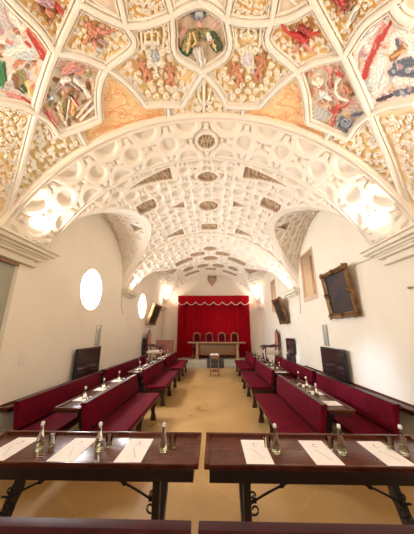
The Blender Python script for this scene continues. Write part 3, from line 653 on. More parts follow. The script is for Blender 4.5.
st = [('white', 0, 2.6, [(356, 66), (357, 50), (364, 41), (370, 50)]), ('mauve', 0, 1, [(359, 74), (359, 54), (364, 46)]), ('mauve', 0, 1, [(354, 62), (352, 50)]), ('white', 0, 2, [(352, 50), (380, 26), (392, 16)]), ('mauve', 0, 1, [(362, 35), (380, 20), (391, 10)]), ('grey', 0, .8, [(364, 38), (380, 24)]), ('white', 0, 3.4, [(392, 52), (394, 36), (402, 32), (410, 40), (412, 60)]), ('mauve', 0, 3.4, [(398, 40), (402, 46)]), ('slate', 0, 2.4, [(397, 40), (399, 48)]),
      ('pink', 0, 4.5, [(384, 26), (376, 44)]), ('red', 0, 4.2, [(380, 38), (368, 64), (365, 76)]), ('dred', 0, 1.2, [(386, 28), (370, 60)]), ('red', 0, 2, [(391, 22), (382, 40)]), ('pink', 0, 1, [(376, 44), (368, 70)]), ('dred', 0, 1.2, [(374, 50), (366, 74)]),
      ('white', 0, 6, [(382, 62), (374, 82)]), ('white', 0, 5, [(384, 80), (376, 92)]), ('lblue', 0, .9, [(378, 66), (370, 84)]), ('grey', 0, .9, [(384, 70), (378, 88)]), ('lblue', 0, 1.2, [(366, 86), (380, 82)]), ('flesh', 0, 2.4, [(384, 47)]), ('brown', 0, 1.1, [(382, 45)]), ('tan', 0, 1.8, [(384, 54), (392, 56)]),
      ('brown', 0, 4.4, [(393, 58), (404, 46)]), ('orange', 0, 1.4, [(392, 57), (404, 50)]), ('tan', 0, 1.6, [(404, 44), (407, 48)]), ('slate', 0, 7, [(398, 66), (410, 62)]), ('slate', 0, 5, [(392, 72), (414, 74)]), ('mauve', 0, 1, spiral(400, 66, 3, 0)), ('grey', 0, .7, spiral(408, 70, 3, 0)), ('lgrey', 0, .7, [(396, 60), (398, 70)]), ('grey', 0, .6, spiral(394, 71, 2, 1)),
      ('white', 0, 4.4, [(396, 80), (414, 82)]), ('lgrey', 0, .7, [(398, 76), (396, 86)]), ('lgrey', 0, .7, [(404, 77), (403, 87)]), ('lgrey', 0, .7, [(410, 77), (410, 87)]), ('slate', 0, 4, [(396, 93), (414, 90)]), ('dark', 0, 2.4, [(378, 100), (392, 95)]), ('grey', 0, .7, spiral(402, 92, 2.4, 0)), ('mauve', 0, .7, spiral(410, 90, 2.2, 2)), ('slate', 0, 5, [(424, 60), (424, 90)])]
panel('ceiling_fresco', FR, (.78, .68, .62), 'large fresco with red-winged angel and dark robe, right side of the vault', wash(FR, ['lgrey', 'rose', 'white', 'grey', 'tan', 'mauve', 'lblue', 'mauve'], 90, 24) + st, cat='ceiling painting', group='large side frescoes', step=.42)
panel('ceiling_relief', [(394, 2), (402, 14), (428, 26), (428, -10), (404, -10)], (.84, .62, .50), 'rosy plain corner panel at the top right of the vault', [], group=G1)
# orange scroll panels
def scrollpanel(pp, pts, label, flip=1):
    s = [('yel', 0, 6, [q]) for q in pts[::3]]
    for i, (x, y) in enumerate(pts):
        s.append(('orange' if i % 3 else 'ochre', .012, 1.35, spiral(x, y, 5.2, i * 2.1, 1.3, flip * (1 if i % 2 else -1), 16)))
        s.append((((.80, .36, .16)), .008, .5, spiral(x, y, 3.6, i * 2.1 + .4, 1.2, flip * (1 if i % 2 else -1), 14)))
        s.append(('cream', .008, .5, spiral(x, y, 5.3, i * 2.1 - .5, .9, flip * (1 if i % 2 else -1), 12)))
    for a, b in zip(pts[:-1], pts[1:]):
        s.append((((.80, .38, .18)), .006, .8, [a, ((a[0] + b[0]) / 2 + 2, (a[1] + b[1]) / 2 - 2), b]))
    panel('ceiling_relief', pp, (.92, .62, .33), label, s, group=G1)
scrollpanel([(106, 66), (122, 78), (135, 91), (145, 104), (168, 106), (169, 128), (130, 133), (87, 148), (76, 129), (99, 118), (98, 97), (100, 80)],
            [(109, 82), (107, 98), (118, 92), (128, 103), (108, 112), (121, 114), (136, 117), (150, 115), (161, 114), (92, 133), (104, 127), (118, 127)], 'orange painted scrollwork panel over the near arch, left of centre')
scrollpanel([(298, 69), (278, 86), (261, 104), (244, 107), (241, 128), (282, 133), (321, 149), (332, 130), (309, 121), (306, 92)],
            [(296, 84), (299, 98), (288, 94), (278, 104), (300, 112), (288, 116), (272, 117), (258, 115), (249, 117), (316, 133), (304, 126), (290, 127)], 'orange painted scrollwork panel over the near arch, right of centre', -1)
cb = [(203, 70), (192, 88), (182, 104), (168, 106), (169, 128), (207, 123), (241, 128), (244, 107), (227, 104), (218, 87)]
panel('ceiling_relief', cb, 'yel', 'cream fleur and scrolls on gold, central ceiling panel just above the arch rosette',
      foliage(cb, 4.6, 2.1, avoid=[(204, 96, 7)], seed=12), [('palmette', [('cream', .05, 1.5, [(204, 112), (204, 84)]), ('cream', .045, 1.2, [(204, 104), (199, 97), (198, 90)]), ('cream', .045, 1.2, [(204, 104), (209, 97), (210, 90)]), ('cream', .05, 1.2, spiral(198, 106, 3, 0)), ('cream', .05, 1.2, spiral(210, 106, 3, 3.1, 1.3, -1))])], group=G1)
GG = (.74, .58, .30)
c1 = [(34, 112), (48, 121), (57, 134), (76, 129), (87, 148), (66, 162), (44, 180), (22, 203), (2, 226), (8, 204), (16, 178), (24, 148)]
panel('ceiling_relief', c1, GG, 'cream acanthus on gold, pointed ceiling panel running down to the left cornice', foliage(c1, 4.3, 2.4, h=.036, w=.95, seed=13, core='ochre'), group=G1)
c2 = [(372, 113), (358, 125), (350, 137), (332, 130), (321, 149), (346, 164), (370, 182), (388, 201), (400, 218), (402, 188), (392, 160), (380, 133)]
panel('ceiling_relief', c2, (.86, .64, .32), 'cream acanthus on gold, pointed ceiling panel running down to the right cornice', foliage(c2, 4.3, 2.4, h=.036, w=.95, seed=14, core='gold'), group=G1)
c3 = [(-14, 99), (20, 105), (34, 112), (24, 148), (16, 178), (8, 204), (0, 226), (-14, 226)]
panel('ceiling_relief', c3, 'yel', 'cream acanthus on yellow, ceiling panel at the left edge above the cornice', foliage(c3, 4.6, 2.5, h=.036, w=.95, seed=15), group=G1)
c4 = [(372, 113), (390, 105), (428, 99), (428, 226), (416, 224), (402, 188), (392, 160), (380, 133)]
panel('ceiling_relief', c4, 'peach', 'cream acanthus on peach, ceiling panel at the right edge above the cornice', foliage([(380, 118), (392, 112), (428, 106), (428, 205), (412, 200), (400, 165)], 4.6, 2.5, h=.036, w=.95, seed=16), group=G1)

# ------------------------------------------------------------------ benches
def make_bench(L=2.05, lab=''):
    """long bench along local Y, back at x=0, seat toward +x; base at the near end"""
    o = empty('upholstered_bench')
    lean = .045
    mb = MB(); bm = MB()
    sec = [(-.035, .50), (.03, .50), (.035, .52), (.005 - lean + .03, .825), (-.0 - lean + .02, .835), (-.035 - lean, .835), (-.045 - lean, .82)]
    mb.prism(sec, 'y', .012, L - .012, .006); mb.build('backrest', M['velvet'], o)
    mb = MB(); mb.prism([(-.04 - lean - .010, .80), (-.04 - lean - .004, .843), (-lean + .028, .843), (-lean + .028, .837), (-.04 - lean, .835), (-.036 - lean, .80)], 'y', 0, L); mb.build('back_rail', M['seatwood'], o)
    mb = MB(); mb.box(.02, .50, .0, L, .415, .48, .02); mb.build('seat', M['velvet'], o)
    mb = MB(); mb.box(.0, .485, .03, L - .03, .37, .414, .004); mb.box(-.03, -.005, .03, L - .03, .30, .50, .004); mb.build('seat_frame', M['seatwood'], o)
    for yy in (.16, L / 2 - .025, L - .14):
        mb = MB()
        mb.prism([(-.03, .37), (-.04, .20), (-.085, .05), (-.09, 0), (.0, 0), (.02, .06), (.05, .15), (.12, .24), (.24, .28), (.34, .24), (.375, .14), (.36, .05), (.365, 0), (.475, 0), (.465, .06), (.44, .16), (.445, .26), (.475, .37)], 'y', yy, yy + .05, .004)
        mb.build('leg', M['seatwood'], o)
    return o
BX_IN, BX_OUT = 1.555, 2.50
names = ['nearest', 'middle', 'farthest']
proto = make_bench()
SEG = dict(inner=[(3.37, 2.12), (6.10, 2.2), (8.95, 2.4)], outer=[(3.42, 2.36), (6.05, 2.62), (8.95, .85)])
first = True
for side, sg in (('left', -1), ('right', 1)):
    for row, bx in (('inner', BX_IN), ('outer', BX_OUT)):
        for i, (y, L) in enumerate(SEG[row]):
            lb = '%s crimson velvet bench of the %s %s row, %s' % (names[i], row, side, ['beside the aisle', 'nearer the wall'][row == 'outer'])
            o = proto if first else dup(proto); first = False
            o['label'] = lb; o['category'] = 'bench'; o['group'] = 'crimson velvet benches along the hall'
            s = L / 2.05; x = sg * bx if sg < 0 else bx - [.10, .07, .0][i]
            if sg < 0: o.location = (x, y, 0); o.rotation_euler = (0, 0, 0); o.scale = (1, s, 1)
            else: o.location = (x, y + L, 0); o.rotation_euler = (0, 0, PI); o.scale = (1, s, 1)
# front benches seen from behind
def make_front_bench():
    o = empty('front_bench'); L = 2.0
    mb = MB()
    mb.box(0, L, -.03, .03, .825, .865, .006)
    mb.build('top_rail', mat('worn_rail', (.055, .009, .014), .5, noise=.4, nscale=12, spec=.3), o)
    mb = MB(); n = 3
    for k in range(n + 1):
        x = k * (L - .07) / n; mb.box(x, x + .07, -.025, .025, .42, .824, .004)
    mb.box(.07, L - .07, -.02, .02, .42, .50, .004); mb.build('back_frame', M['seatwood'], o)
    for k in range(n):
        x = .07 + k * (L - .07) / n; MB().box(x + .002, x + (L - .07) / n - .072, -.034, .03, .502, .822, .012).build('back_panel', mat('maroon_leather', (.075, .028, .024), .45, noise=.3, nscale=14) if k == 0 and 'maroon_leather' not in bpy.data.materials else bpy.data.materials['maroon_leather'], o)
    MB().box(0, L, .03, .44, .40, .46, .018).build('seat', M['velvet'], o)
    for x in (.02, L - .09):
        for y in (-.02, .36): MB().prism([(x, 0), (x + .05, 0), (x + .07, .40), (x, .40)], 'y', y, y + .05, .004).build('leg', M['seatwood'], o)
    return o
fb = make_front_bench(); tag(fb, 'dark panelled bench back along the bottom edge, left of the gap', 'bench', 'front benches seen from behind'); fb.location = (-2.02, 1.385, 0)
dup(fb, (.015, 1.385, 0), 0, 'dark panelled bench back along the bottom edge, right of the gap')

# ------------------------------------------------------------------ tables
def scroll(cx, cz, r, a0, sg, x, turns=1.3, n=18):
    return [(x, cx + r * (1 - .7 * t) * math.cos(a0 + sg * t * turns * 2 * PI), cz + r * (1 - .7 * t) * math.sin(a0 + sg * t * turns * 2 * PI)) for t in [i / n for i in range(n + 1)]]
def make_table(L=2.0, D=.56, inset=.33, H=.76, y0=0., ah=.10):
    """length along local x from 0 to L, depth local y 0..D (y=0 faces the sitter)"""
    o = empty('trestle_table')
    mb = MB(); mb.box(.0, L, 0, D, H - .035, H - .008, .004); mb.build('table_top', M['dark'], o)
    mb = MB(); mb.box(0, L, D - .03, D, H - .034, H + .012, .004); mb.box(0, .035, 0, D - .03, H - .034, H + .006, .004); mb.box(L - .035, L, 0, D - .03, H - .034, H + .006, .004); mb.box(.035, L - .035, 0, .02, H - .036, H - .001, .004)
    mb.build('edge_moulding', M['dark'], o)
    mb = MB(); mb.box(.04, L - .04, .03, .05, H - .034 - ah, H - .036, .003); mb.box(.04, L - .04, D - .05, D - .03, H - .034 - ah, H - .036, .003)
    mb.box(.04, .06, .05, D - .05, H - .034 - ah, H - .036); mb.box(L - .06, L - .04, .05, D - .05, H - .034 - ah, H - .036); mb.build('apron', M['darkedge'], o)
    DT = D; D = DT - y0; Y0 = y0
    SH = []
    for x in (inset, L - inset):
        t = .028
        # lyre-shaped trestle: front post and a sawn curved rear leg meeting at a sled foot
        mb = MB(); mb.prism([(.05, H - .10), (.12, H - .10), (.115, .40), (.10, .25), (.09, .10), (.11, .0), (.03, .0), (.03, .12), (.055, .28), (.06, .42)], 'x', x - t, x + t, .004); mb.build('leg', M['darkedge'], o)
        mb = MB(); mb.prism([(D - .05, H - .10), (D - .05, .50), (D - .09, .42), (D - .10, .34), (D - .16, .28), (D - .20, .20), (D - .28, .15), (D - .33, .08), (D - .36, .0), (.13, 0), (.12, .05), (D - .40, .12), (D - .33, .22), (D - .27, .28), (D - .22, .36), (D - .18, .42), (D - .15, .52), (D - .14, H - .10)], 'x', x - t, x + t, .004)
        mb.build('leg', M['darkedge'], o)
        mb = MB(); mb.box(x - .035, x + .035, .0, D, 0, .035, .006); mb.build('foot_rail', M['darkedge'], o); MB().box(x - .03, x + .03, .05, D - .05, H - .15, H - .105, .004).build('top_bearer', M['darkedge'], o)
    for x, s in ((inset, 1), (L - inset, -1)):
        mb = MB(); ym = D * .42
        P = cr([(x + s * .07, ym, .40), (x + s * .18, ym, .455), (x + s * .33, ym, .52), (x + s * .5, ym, .585), (x + s * .62, ym, H - .11)], 5)
        mb.tube(P, .009, 8); mb.tube([(x + s * .28, ym, .498), (x + s * .31, ym, .511), (x + s * .34, ym, .524)], [.006, .02, .006], 8)
        for (cx, cz, r, a0, sg) in ((.075, .345, .052, 1.2, 1), (.07, .21, .055, 1.3, -1), (.06, .44, .032, -1.5, 1)):
            mb.tube([(x + s * q[1], ym, q[2]) for q in scroll(cx, cz, r, a0, sg, 0)], .0075, 6)
        mb.tube([(x, ym, .40), (x + s * .08, ym, .40)], .009, 6); mb.tube([(x, ym, .12), (x + s * .03, ym, .16), (x + s * .025, ym, .30)], .009, 6)
        SH.append(mb.build('iron_brace', M['iron'], o, True))
    for c in list(o.children):
        if c.name.split('.')[0] in ('leg', 'foot_rail', 'iron_brace', 'top_bearer'): c.location = (0, Y0, 0)
    return o
ta = make_table(); tag(ta, 'dark trestle table across the front, left of the gap', 'table', 'two front tables'); ta.location = (-2.03, 2.13, 0)
tb = dup(ta, (.015, 2.13, 0), 0, 'dark trestle table across the front, right of the gap')
# narrow tables between the bench rows, and against the walls
tn = make_table(2.0, .35, .55, .76, .0, .03)
g2 = 'narrow tables between the bench rows'; g3 = 'narrow tables along the side walls'
tsegs = [3.43, 6.20, 8.95]
fst = True
for side, sg in (('left', -1), ('right', 1)):
    for i, y in enumerate(tsegs):
        lb = '%s narrow dark table with papers between the %s bench rows' % (names[i], side)
        o = tn if fst else dup(tn); fst = False
        tag(o, lb, 'table', g2); o.rotation_euler = (0, 0, sg * PI / 2 if sg > 0 else -PI / 2)
        # facing the outer bench: y=0 edge on the outer side
        if sg < 0: o.rotation_euler = (0, 0, PI / 2); o.location = (-1.68, y, 0)   # local y -> -x
        else: o.rotation_euler = (0, 0, -PI / 2); o.location = (1.57 + .04 * i, y + 2.0, 0)  # local y -> +x
for side, sg in (('left', -1), ('right', 1)):
    for i, y in enumerate((3.42, 5.46)):
        o = dup(tn, label='%s narrow dark table against the %s wall behind the outer benches' % (names[i], side), group=g3)
        o['category'] = 'table'
        if sg < 0: o.rotation_euler = (0, 0, PI / 2); o.location = (-2.64, y, 0); o.scale = (1, .54, 1)
        else: o.rotation_euler = (0, 0, -PI / 2); o.location = (2.64, y + 2.0, 0); o.scale = (1, .54, 1)

# ------------------------------------------------------------------ bottles, glasses, papers
def make_bottle():
    o = empty('water_bottle')
    MB().lathe([(.001, .002), (.030, .002), (.033, .008), (.0335, .04), (.032, .07), (.026, .105), (.017, .145), (.0125, .165), (.0125, .190), (.001, .190)], 18).build('glass_body', M['glass'], o, True)
    MB().lathe([(.0345, .018), (.0348, .02), (.0338, .062), (.0325, .064)], 18).build('bottle_label', M['water'], o, True)
    MB().lathe([(.001, .189), (.0145, .189), (.0150, .194), (.0145, .214), (.012, .218), (.001, .218)], 14).build('bottle_cap', M['cap'], o, True)
    return o
def make_glass():
    o = MB().lathe([(.001, .0), (.026, .0), (.030, .09), (.0285, .09), (.0245, .008), (.001, .008)], 18).build('drinking_glass', M['water'], None, True)
    return o
def make_paper():
    o = empty('paper_sheet')
    MB().box(0, .215, 0, .42, 0, .003).build('sheet', M['paper'], o)
    mb = MB(); mb.prism([(.100, .335), (.1075, .322), (.115, .335), (.1165, .345), (.1075, .350), (.0985, .345)], 'z', .003, .0036); mb.build('printed_crest', M['redink'], o)
    mb = MB()
    for k, (a, b) in enumerate(((.078, .137), (.088, .127))): mb.box(a, b, .300 - k * .012, .3035 - k * .012, .003, .0035)
    mb.build('printed_text', M['greyink'], o)
    mb = MB(); mb.tube([(.085, .235, .0045), (.15, .075, .0045)], .0022, 6); mb.build('printed_stroke', M['greyink'], o)
    return o
bt, gl, pa = make_bottle(), make_glass(), make_paper()
B = 'small water bottles on the tables'; Gg = 'drinking glasses beside the bottles'; Pg = 'white sheets on the tables'
def first_or_dup(o, used, **k):
    if id(o) not in used: used.add(id(o)); return o
    return dup(o)
used = set(); ZT = .7525
def put(o, cat, loc, rz, label, group):
    c = first_or_dup(o, used); c.location = loc; c.rotation_euler = (0, 0, rz); tag(c, label, cat, group); return c
front = [(-1.43, 'left front table, leftmost'), (-.91, 'left front table, middle one'), (-.345, 'left front table, rightmost'), (.62, 'right front table, leftmost'), (1.17, 'right front table, middle one'), (1.69, 'right front table, rightmost')]
for k, (x, w_) in enumerate(front):
    put(bt, 'bottle', (x, 2.335, ZT), k * .7, 'small white-capped water bottle on the %s' % w_, B)
    sg = 1 if x < 0 else -1
    put(gl, 'glass', (x + sg * .055 + (.01 if k == 2 else 0), 2.42, ZT), 0, 'greenish drinking glass behind the bottle on the %s' % w_, Gg)
papers = [(-1.80, 2.15, .0), (-1.24, 2.15, 0), (-.70, 2.15, 0), (.345, 2.15, 0), (.885, 2.15, 0), (1.425, 2.15, 0)]
for k, (x, y, r) in enumerate(papers):
    put(pa, 'paper', (x, y, ZT + .0005), r, 'white sheet with a small crest on the %s' % front[k][1], Pg)
ordn = ['nearest', 'second', 'third', 'fourth', 'fifth', 'sixth', 'seventh', 'eighth', 'farthest']
LB = [(-1.77, 3.70), (-1.78, 4.32), (-1.80, 5.05), (-1.85, 6.60), (-1.86, 7.35), (-1.85, 8.05), (-1.86, 9.1), (-1.85, 9.8), (-1.86, 10.5)]
for k, (x, y) in enumerate(LB):
    put(bt, 'bottle', (x, y, ZT), k, 'small white-capped water bottle on the tables between the left benches, %s from the front' % ordn[k], B)
    put(gl, 'glass', (x + .10, y - .03, ZT), 0, 'drinking glass beside the %s bottle between the left benches' % ordn[k], Gg)
    put(pa, 'paper', (-1.695, y + .09, ZT + .0005), PI / 2, 'white sheet on the tables between the left benches, %s from the front' % ordn[k], Pg).scale = (1, .72, 1)
RB = [(1.66, 3.98), (1.73, 4.55), (1.78, 5.08), (1.80, 6.55), (1.82, 7.3), (1.84, 8.0), (1.87, 9.2), (1.86, 9.9), (1.88, 10.6)]
for k, (x, y) in enumerate(RB):
    put(bt, 'bottle', (x, y, ZT), k, 'small white-capped water bottle on the tables between the right benches, %s from the front' % ordn[k], B)
    put(gl, 'glass', (x - .10, y + .03, ZT), 0, 'drinking glass beside the %s bottle between the right benches' % ordn[k], Gg)
    put(pa, 'paper', (1.585 + .04 * (k // 3), y - .10, ZT + .0005), -PI / 2, 'white sheet on the tables between the right benches, %s from the front' % ordn[k], Pg).scale = (1, .72, 1)

# ------------------------------------------------------------------ monitors
def make_monitor(w, h):
    o = empty('monitor')   # screen faces +x, width along y, base z=0
    MB().box(-.06, .0, 0, w, .014, h, .008).build('casing', M['black'], o)
    MB().box(.0, .004, .03, w - .03, .05, h - .03).build('screen', M['screen'], o)
    mb = MB(); mb.box(-.055, -.02, w / 2 - .04, w / 2 + .04, .0, .10); mb.box(-.075, .06, w / 2 - .16, w / 2 + .16, .0, .012, .004); mb.build('stand', M['black'], o)
    MB().tube([(-.08, .1, h - .1), (-.09, .3, h - .2), (-.08, w - .1, .2)], .006).build('cable', M['black'], o)
    return o
m1 = make_monitor(1.04, .63)
GM = 'flat screens along the side walls'
tag(m1, 'black flat screen on the table against the left wall, below the near round window', 'monitor', GM); m1.location = (-2.72, 5.08, ZT - .0)
m2 = dup(m1, (2.72, 6.12, ZT - .0), PI, 'black flat screen on the table against the right wall, below the gilt picture', GM)
# raised timber platforms at the far side walls
for sg, nm, x_in, y0, y1 in ((-1, 'left', 2.04, 9.86, 11.6), (1, 'right', 2.04, 9.86, 11.2)):
    a, b = sorted((sg * x_in, sg * (W - .005)))
    o = MB().box(a, b, y0, y1, 0, .42, .01).build('platform', M['seatwood']); tag(o, 'low dark timber platform against the %s wall, mostly hidden by benches' % nm, 'platform', 'side platforms')
m3 = make_monitor(.78, .52); tag(m3, 'black flat screen at the far end of the left wall beside an armchair', 'monitor', GM); m3.location = (-2.745, 9.95, .937)
m4 = dup(m3, (2.745, 9.0, .987), PI, 'black flat screen at the far end of the right wall beside a tall chair', GM)
for sg, nm, y, zb, zt_ in ((-1, 'left', 10.1, .421, .935), (1, 'right', 8.38, 0, .985)):
    a, b = sorted((sg * 2.68, sg * (W - .005)))
    o = empty('side_cabinet', (0, 0, 0), 0, 'shallow dark cabinet under the far screen by the %s wall' % nm, 'cabinet')
    MB().box(a, b, y, y + .45, zb, zt_, .006).build('body', M['seatwood'], o); x = a - .01 if sg > 0 else b
    MB().box(x, x + .01, y + .02, y + .43, zb + .03, zt_ - .04).build('door', M['darkedge'], o)

# ------------------------------------------------------------------ chairs
def make_throne(arms=True):
    """tall-backed armchair facing local -y, base at centre"""
    o = empty('tall_armchair')
    for x in (-.27, .27):
        MB().tube([(x, .22, 0), (x, .22, .45), (x, .25, .9), (x, .27, 1.22)], [.022, .025, .022, .02], 8).build('rear_post', M['mid'], o)
        MB().lathe([(.001, 0), (.02, .0), (.028, .03), (.012, .05), (.016, .075), (.001, .10)], 10, (x, .27, 1.21)).build('finial', M['mid'], o)
        MB().tube([(x, -.22, 0), (x * 1.02, -.22, .12), (x, -.22, .30), (x, -.22, .66 if arms else .46)], [.018, .028, .02, .022], 8).build('front_leg', M['mid'], o)
        if arms: MB().tube(cr([(x, .24, .72), (x * 1.03, .05, .70), (x * 1.05, -.15, .69), (x * 1.05, -.27, .67), (x * 1.05, -.30, .63)], 4), .024, 8).build('armrest', M['mid'], o)
    mb = MB(); mb.tube([(-.27, -.22, .14), (.27, -.22, .14)], .015); mb.tube([(-.27, .22, .14), (.27, .22, .14)], .015); mb.tube([(-.27, -.22, .14), (-.27, .22, .14)], .015); mb.tube([(.27, -.22, .14), (.27, .22, .14)], .015); mb.build('stretcher', M['mid'], o)
    MB().box(-.29, .29, -.26, .26, .42, .52, .03).build('seat', M['velvet'], o)
    N = 12; top = [(.22 * math.cos(a), 1.14 + .14 * math.sin(a)) for a in np.linspace(0, PI, N)]
    MB().prism([(-.22, .58)] + [(.22, .58)] + top, 'y', .225, .27, .006).build('backrest', M['velvet'], o)
    pts = [(.245, .24, .56)] + [(.245 * math.cos(a), .245, 1.14 + .17 * math.sin(a)) for a in np.linspace(0, PI, N)] + [(-.245, .24, .56)]
    mb = MB(); mb.tube(pts, .032, 8); mb.tube([(-.245, .24, .57), (.245, .24, .57)], .02, 8); mb.build('back_frame', M['light'], o)
    return o
SY = .34
th = make_throne(); tag(th, 'tall red-backed chair behind the stage table, leftmost of four', 'chair', 'red-backed chairs behind the stage table')
th.location = (-.82, 13.42, SY); th.scale = (.74, 1, 1)
for x, n_ in ((-.12, 'second from the left of four'), (.58, 'third from the left of four'), (1.29, 'rightmost of four')):
    dup(th, (x, 13.42, SY), 0, 'tall red-backed chair behind the stage table, ' + n_)
def make_side_chair():
    o = empty('carved_armchair')
    for x in (-.28, .28):
        MB().tube(cr([(x, .26, 0), (x, .24, .45), (x * .95, .27, .85), (x * .8, .31, 1.18)], 4), .024, 8).build('rear_post', M['seatwood'], o)
        MB().tube(cr([(x, -.30, 0), (x, -.26, .2), (x, -.29, .45), (x, -.26, .68)], 4), .025, 8).build('front_leg', M['seatwood'], o)
        MB().tube(cr([(x, .25, .76), (x * 1.05, 0, .71), (x * 1.08, -.25, .72), (x * 1.08, -.34, .69), (x * 1.05, -.33, .63)], 5), .03, 8).build('armrest', M['seatwood'], o)
    MB().box(-.30, .30, -.30, .27, .42, .53, .035).build('seat', M['cream'], o)
    top = [(.21 * math.cos(a), 1.12 + .14 * math.sin(a)) for a in np.linspace(0, PI, 10)]
    MB().prism([(-.21, .60), (.21, .60)] + top, 'y', .245, .29, .006).build('backrest', M['pink'], o)
    pts = [(.235, .27, .56)] + [(.235 * math.cos(a), .275, 1.12 + .19 * math.sin(a)) for a in np.linspace(0, PI, 12)] + [(-.235, .27, .56)]
    MB().tube(pts, .026, 8).build('back_frame', M['seatwood'], o)
    MB().lathe([(.001, 0), (.03, 0), (.035, .03), (.01, .07), (.001, .085)], 10, (0, .275, 1.32)).build('crest', M['seatwood'], o)
    return o
ca = make_side_chair(); tag(ca, 'carved armchair with pink back by the right wall beside the far screen', 'chair', 'armchairs at the far side walls'); ca.location = (2.47, 10.2, .432); ca.rotation_euler = (0, 0, -PI / 2)
dup(ca, (-2.37, 10.35, .432), PI / 2, 'carved armchair with cream seat by the left wall in front of the pink panel')
o = empty('framed_screen', (-2.72, 12.05, 0), 0, 'pink cloth panel in a thin brown frame left of the stage', 'screen')
MB().box(.03, .83, -.01, .01, .35, 1.28).build('cloth', M['pink'], o)
mb = MB(); mb.box(0, .03, -.02, .02, 0, 1.31); mb.box(.83, .86, -.02, .02, 0, 1.31); mb.box(.03, .83, -.02, .02, 1.28, 1.31); mb.box(.03, .83, -.02, .02, .32, .35); mb.box(0, .03, -.16, .16, 0, .03); mb.box(.83, .86, -.16, .16, 0, .03); mb.build('frame', M['mid'], o)

# ------------------------------------------------------------------ stage, curtain, stage table, stand
struct(MB().box(-W, W, 12.62, YB, 0, .34, .008).build('floor_stage', M['stone']))
struct(MB().box(-W, W, 12.32, 12.619, 0, .17, .008).build('trim_20', M['stone']))
o = MB(); o.prism([(12.30, 0), (12.30, .182), (12.60, .182), (12.60, .352), (12.95, .352), (12.95, .341), (12.618, .341), (12.618, .171), (12.319, .171), (12.319, 0)], 'x', -.22, .62)
o = o.build('carpet_runner', M['carpet']); tag(o, 'dark carpet strip over the middle of the stage steps', 'carpet')
cu = empty('stage_curtain', (0, YB, 0), 0, 'red velvet curtain with scalloped canopy behind the stage table', 'curtain')
x0, x1, zt = -1.89, 2.15, 3.72
def drape(xa, xb, z0, z1, y, amp, wl, nx=160, nz=10):
    P = []
    for j in range(nz + 1):
        t = j / nz; z = z0 + (z1 - z0) * t
        P.append([(x, y - amp * (1 - .35 * t) * (math.sin(x / wl * 2 * PI + .6 * math.sin(x * 2.1)) + .35 * math.sin(x / wl * 4.7 * PI)), z) for x in np.linspace(xa, xb, nx)])
    return P
MB().grid(drape(x0 + .05, x1 - .05, SY + .01, zt - .1, -.12, .022, .30)).build('back_cloth', M['curtain'], cu, True)
for a, b in ((x0, x0 + .28), (x1 - .28, x1)):
    MB().grid(drape(a, b, SY + .01, zt - .1, -.42, .05, .13, 50)).build('side_drape', M['curtain'], cu, True)
    xs_ = a if a == x0 else b
    P = [[(xs_ + .03 * math.sin(k * 2.2), -.42 + k * .04, z) for k in range(10)] for z in np.linspace(SY + .01, zt - .1, 6)]
    MB().grid(P).build('side_return', M['curtain'], cu, True)
# canopy with scallops and white fringe
ns = 8; P0 = []; P1 = []; fr = []
NX = 161
for i in range(NX):
    t = i / (NX - 1); x = x0 - .02 + (x1 - x0 + .04) * t; ph = (t * ns) % 1
    if i == NX - 1: ph = 1
    zz = zt - .36 - .17 * math.sin(PI * ph) ** .8 if 0 < ph < 1 else zt - .36
    w_ = .008 * math.sin(t * 90)
    P0.append((x, -.50 + w_, zt)); P1.append((x, -.51 + w_, zz)); fr.append((x, -.515 + w_, zz - .0))
MB().grid([P0, P1]).build('canopy', M['curtain'], cu, True)
mb = MB(); mb.box(x0 - .02, x1 + .02, -.49, -.02, zt - .04, zt); mb.grid([[(x0 - .02, -.50, zt), (x0 - .02, -.50, zt - .36)], [(x0 - .02, -.02, zt), (x0 - .02, -.02, zt - .36)]]); mb.grid([[(x1 + .02, -.50, zt), (x1 + .02, -.50, zt - .36)], [(x1 + .02, -.02, zt), (x1 + .02, -.02, zt - .36)]]); mb.build('canopy_top', M['curtain'], cu)
MB().tube(fr, .017, 6).build('fringe', M['trim'], cu, True)

st_ = empty('stage_table', (-1.24, 12.80, SY), 0, 'pale oak table with solid front panel on the stage', 'table')
MB().box(0, 3.02, -.08, .42, .79, .85, .012).build('table_top', M['light'], st_)
MB().box(.52, 2.50, .16, .20, .20, .79, .006).build('front_panel', M['mid'], st_)
for x in (.40, 2.50): 
    mb = MB(); mb.prism([(x, 0), (x + .20, 0), (x + .20, .06), (x + .16, .12), (x + .15, .7), (x + .2, .79), (x, .79), (x + .04, .7), (x + .03, .12), (x, .06)], 'y', .0, .34, .006); mb.build('leg', M['light'], st_)
sd = empty('wooden_stand', (.14, 10.25, 0), 0, 'small wooden stand with lower shelf in the aisle before the stage', 'stand')
MB().box(-.20, .20, -.17, .17, .76, .79, .006).build('top', M['mid'], sd)
for x in (-.175, .145):
    for y in (-.15, .12): MB().box(x, x + .03, y, y + .03, 0, .76, .003).build('leg', M['mid'], sd)
MB().box(-.17, .17, -.14, .14, .16, .18, .003).build('shelf', M['mid'], sd)
mb = MB(); mb.box(-.145, .145, -.145, -.13, .66, .75); mb.box(-.145, .145, .13, .145, .66, .75); mb.build('apron', M['mid'], sd)
bk = empty('open_book', (.14, 10.22, .791), 0, 'thick white open book on the small wooden stand', 'book')
mb = MB(); mb.prism([(-.17, 0), (-.17, .035), (-.10, .06), (-.02, .055), (0, .03), (.02, .055), (.10, .06), (.17, .035), (.17, 0)], 'y', -.11, .11); mb.build('pages', M['paper'], bk)
MB().box(-.18, .18, -.12, .12, -.001, .006).build('cover', M['mid'], bk)
